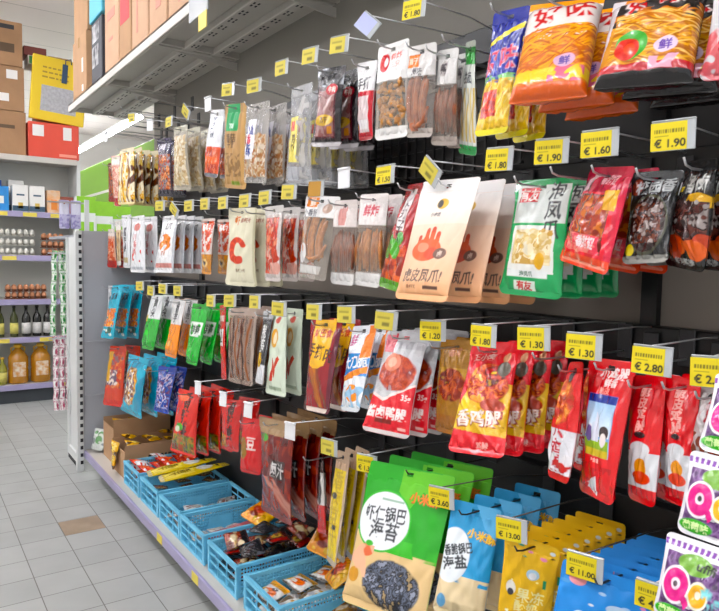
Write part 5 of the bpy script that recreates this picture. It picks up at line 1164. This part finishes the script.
    carton(.70, 7.05, zz, .84, 7.2, zz+.23, 'bright blue drink carton at the left edge', BL, ((.2, .3, .7, .6, W, 'printed_panel'),), 'y', name='drink_carton', cat='drink carton')
    carton(.70, 7.22, zz, .8, 7.36, zz+.3, 'taller blue carton behind the bright blue one', mat('deep blue carton', '#1e57a8', .4), (), 'y', name='drink_carton', cat='drink carton')
    for i, (x, y, h, lab) in enumerate([(.87, 7.04, .25, 'white drink carton with a dark foot, left one'), (1.015, 7.04, .25, 'white drink carton with a dark foot, right one'), (.86, 7.24, .31, 'white carton standing behind the left white drink carton')]):
        carton(x, y, zz, x+.135, y+.15, zz+h, lab, W, ((0, .02, 1, .22, NV, 'printed_foot'), (.35, .12, .65, .34, YE, 'printed_panel'), (.25, .6, .75, .66, NV, 'printed_mark')), 'y', name='drink_carton', cat='drink carton')
    carton(1.17, 7.05, zz, 1.29, 7.2, zz+.22, 'orange and cream carton right of the white cartons', mat('orange cream carton', '#dd9a5a', .5, noise=.25, nscale=14, col2='#d8c3a8'), ((.3, .15, .75, .6, mat('orange print', '#e0842c', .5), 'printed_panel'),), 'y', name='drink_carton', cat='drink carton')
    carton(1.3, 7.1, zz, 1.42, 7.3, zz+.17, 'low brown carton at the right end of that shelf', mat('rust carton', '#9a5240', .6), (), 'y')
    # eggs
    we, be = egg_mesh('#dcdad0', 'white eggshell'), egg_mesh('#c98a62', 'brown eggshell')
    PULP = mat('grey egg pulp', '#b9b7ac', .9, noise=.1, nscale=40); PB = mat('brown egg pulp', '#7d4a32', .9, noise=.1, nscale=40)
    def tray(x, y, z, nx, ny, m, eg, lab, elab, grp):
        r = empty('egg_tray', (x, y, z)); p = .052
        mb = MB().box((0, 0, 0), (nx*p, ny*p, .006))
        for i in range(nx):
            for j in range(ny): mb.lathe([(.014, .006), (.023, .02), (.025, .024), (.023, .024), (.0135, .008)], 10, ((i+.5)*p, (j+.5)*p, 0))
        mb.build('tray_cup', m, r); tag(r, lab, 'egg tray', grp+' trays')
        for i in range(nx):
            for j in range(ny):
                e = bpy.data.objects.new('egg', eg); COL.objects.link(e); e.location = (x+(i+.5)*p, y+(j+.5)*p, z+.037); tag(e, elab, 'egg', grp)
    lv = ['bottom', 'middle', 'top']
    for l in range(3):
        tray(.75, 7.05, 1.424+.09*l, 6, 2, PULP, we, 'grey tray of white eggs, %s one of three' % lv[l], 'white egg in the %s grey tray on the egg shelf' % lv[l], 'white eggs %s' % lv[l])
        tray(1.12, 7.06, 1.424+.075*l, 4, 2, PB, be, 'brown tray of brown eggs, %s one of the right stack' % lv[l], 'brown egg in the %s tray right of the white eggs' % lv[l], 'brown eggs %s' % lv[l])
    tray(.8, 7.06, 1.004, 7, 2, PB, be, 'low tray of brown eggs, lower one, under the white eggs', 'brown egg in the lower tray of the third shelf', 'brown eggs in the lower tray')
    tray(.8, 7.06, 1.074, 7, 2, PB, be, 'low tray of brown eggs, upper one, under the white eggs', 'brown egg in the upper tray of the third shelf', 'brown eggs in the upper tray')
    # bottles
    GL = mat('dark bottle glass', '#141310', .12, coat=.5); GG = mat('green oil glass', '#3c4216', .12, coat=.5); GD = mat('golden oil', '#b57a12', .12, coat=.6); CP = mat('dark cap', '#2a2220', .4); YC = mat('yellow cap', '#e0b022', .4)
    LW = mat('white bottle label', '#dcdad6', .6, noise=.2, nscale=50); LY = mat('yellow bottle label', '#d9cf6a', .6, noise=.25, nscale=30)
    def bottle(x, y, z, R, H, glass, lm, cm, lab, lz=(.1, .45)):
        r = empty('oil_bottle', (x, y, z))
        MB().lathe([(R*.92, 0), (R, .006), (R, H*.58), (R*.85, H*.67), (R*.36, H*.8), (R*.33, H*.93)], 18).build('bottle_body', glass, r)
        MB().lathe([(R*.4, H*.93), (R*.42, H*.935), (R*.42, H*.995), (R*.38, H)], 14).build('bottle_cap', cm, r)
        MB().lathe([(R+.0008, H*lz[0]), (R+.0008, H*lz[1])], 18).build('bottle_label', lm, r)
        tag(r, lab, 'bottle')
    bottle(.75, 7.08, .639, .036, .3, GG, LY, CP, 'green oil bottle at the left edge of the bottle shelf')
    bottle(.87, 7.08, .639, .036, .3, GG, LY, CP, 'oil bottle with a pale yellow label')
    bottle(.975, 7.08, .639, .04, .3, GL, LW, CP, 'black bottle with a white label, nearest the yellow labelled bottle')
    bottle(1.07, 7.08, .639, .04, .3, GL, LW, CP, 'black bottle with a white label, middle of three')
    bottle(1.165, 7.08, .639, .04, .3, GL, LW, CP, 'black bottle with a white label, nearest the hanging strips')
    def jug(x, lab):
        r = empty('oil_jug', (x, 7.13, .184))
        MB().lathe([(.085, 0), (.092, .01), (.092, .12), (.087, .14), (.092, .16), (.09, .25), (.06, .3), (.03, .33), (.028, .345)], 20).build('jug_body', GD, r)
        MB().lathe([(.034, .345), (.036, .35), (.036, .372), (.03, .376)], 14).build('jug_cap', YC, r)
        MB().tube([(-.055, 0, .29), (-.06, 0, .34), (0, 0, .362), (.06, 0, .34), (.055, 0, .29)], .008, 8).build('jug_handle', YC, r)
        MB().box((-.055, -.0945, .07), (.055, -.091, .21), bev=.001).build('jug_label', mat('jug label', '#e2ddcc', .5, noise=.3, nscale=30, col2='#c98a3a'), r)
        tag(r, lab, 'oil jug')
    jug(.905, 'large yellow capped oil jug, left one'); jug(1.105, 'large yellow capped oil jug, right one')
    bottle(.765, 7.09, .184, .04, .26, mat('olive oil glass', '#8d8a2a', .15, coat=.5), LY, YC, 'smaller oil bottle left of the big oil jugs')
    bottle(.67, 7.09, .184, .04, .28, mat('dark oil glass', '#4a3a14', .15, coat=.5), LW, CP, 'dark oil bottle at the left edge, lowest shelf')
    # lime packets on the end rack's top
    LM = mat('lime pack', '#8fce2c', .45, noise=.15, nscale=12); LG = mat('white pack', '#e2e6e0', .45)
    for i, (x, y) in enumerate([(1.205, 5.56), (1.345, 5.58), (1.49, 5.6)]):
        carton(x-.07, y, 1.581, x+.07, y+.09, 1.9-.03*i, 'lime and white packet on the end rack, %s' % ['left one', 'middle one', 'right one'][i], LG, ((0, .6, 1, 1, LM, 'lime_band'), (.1, 0, .9, .38, LM, 'lime_band')), 'y', name='boxed_packet', cat='packet')

# ------------------------------------------------------------------ camera
def camera():
    cd = bpy.data.cameras.new('camera'); c = bpy.data.objects.new('camera', cd); COL.objects.link(c)
    cd.sensor_fit = 'HORIZONTAL'; cd.sensor_width = 36; cd.lens = F_PX/719*36; cd.clip_start = .05; cd.clip_end = 60
    R = CAMR
    m = Matrix(((R[0][0], -R[1][0], -R[2][0], 0), (R[0][1], -R[1][1], -R[2][1], 0), (R[0][2], -R[1][2], -R[2][2], EYE), (0, 0, 0, 1)))
    c.matrix_world = m; scn.camera = c
SX, SY, SZ, SL, SH = 2.6, 10.4, 2.4, 5.0, .95
LAMP = 38.
room(); gondola(); far_shelf(); goods_on_top(); base_goods()
for k, sp in SPEC.items(): hang(k, sp)
make_hooks(); strip_packs(); camera()
w = bpy.data.worlds.new('ambient fill'); scn.world = w; w.use_nodes = True
w.node_tree.nodes['Background'].inputs[0].default_value = (.9, .95, 1, 1); w.node_tree.nodes['Background'].inputs[1].default_value = .8  # even fill light added through the open side behind the camera
vs = scn.view_settings; vs.view_transform = 'Standard'; vs.look = 'None'; vs.gamma = 1; vs.use_curve_mapping = False; vs.exposure = 0.03
scn.cycles.transparent_max_bounces = 16; scn.cycles.max_bounces = 8
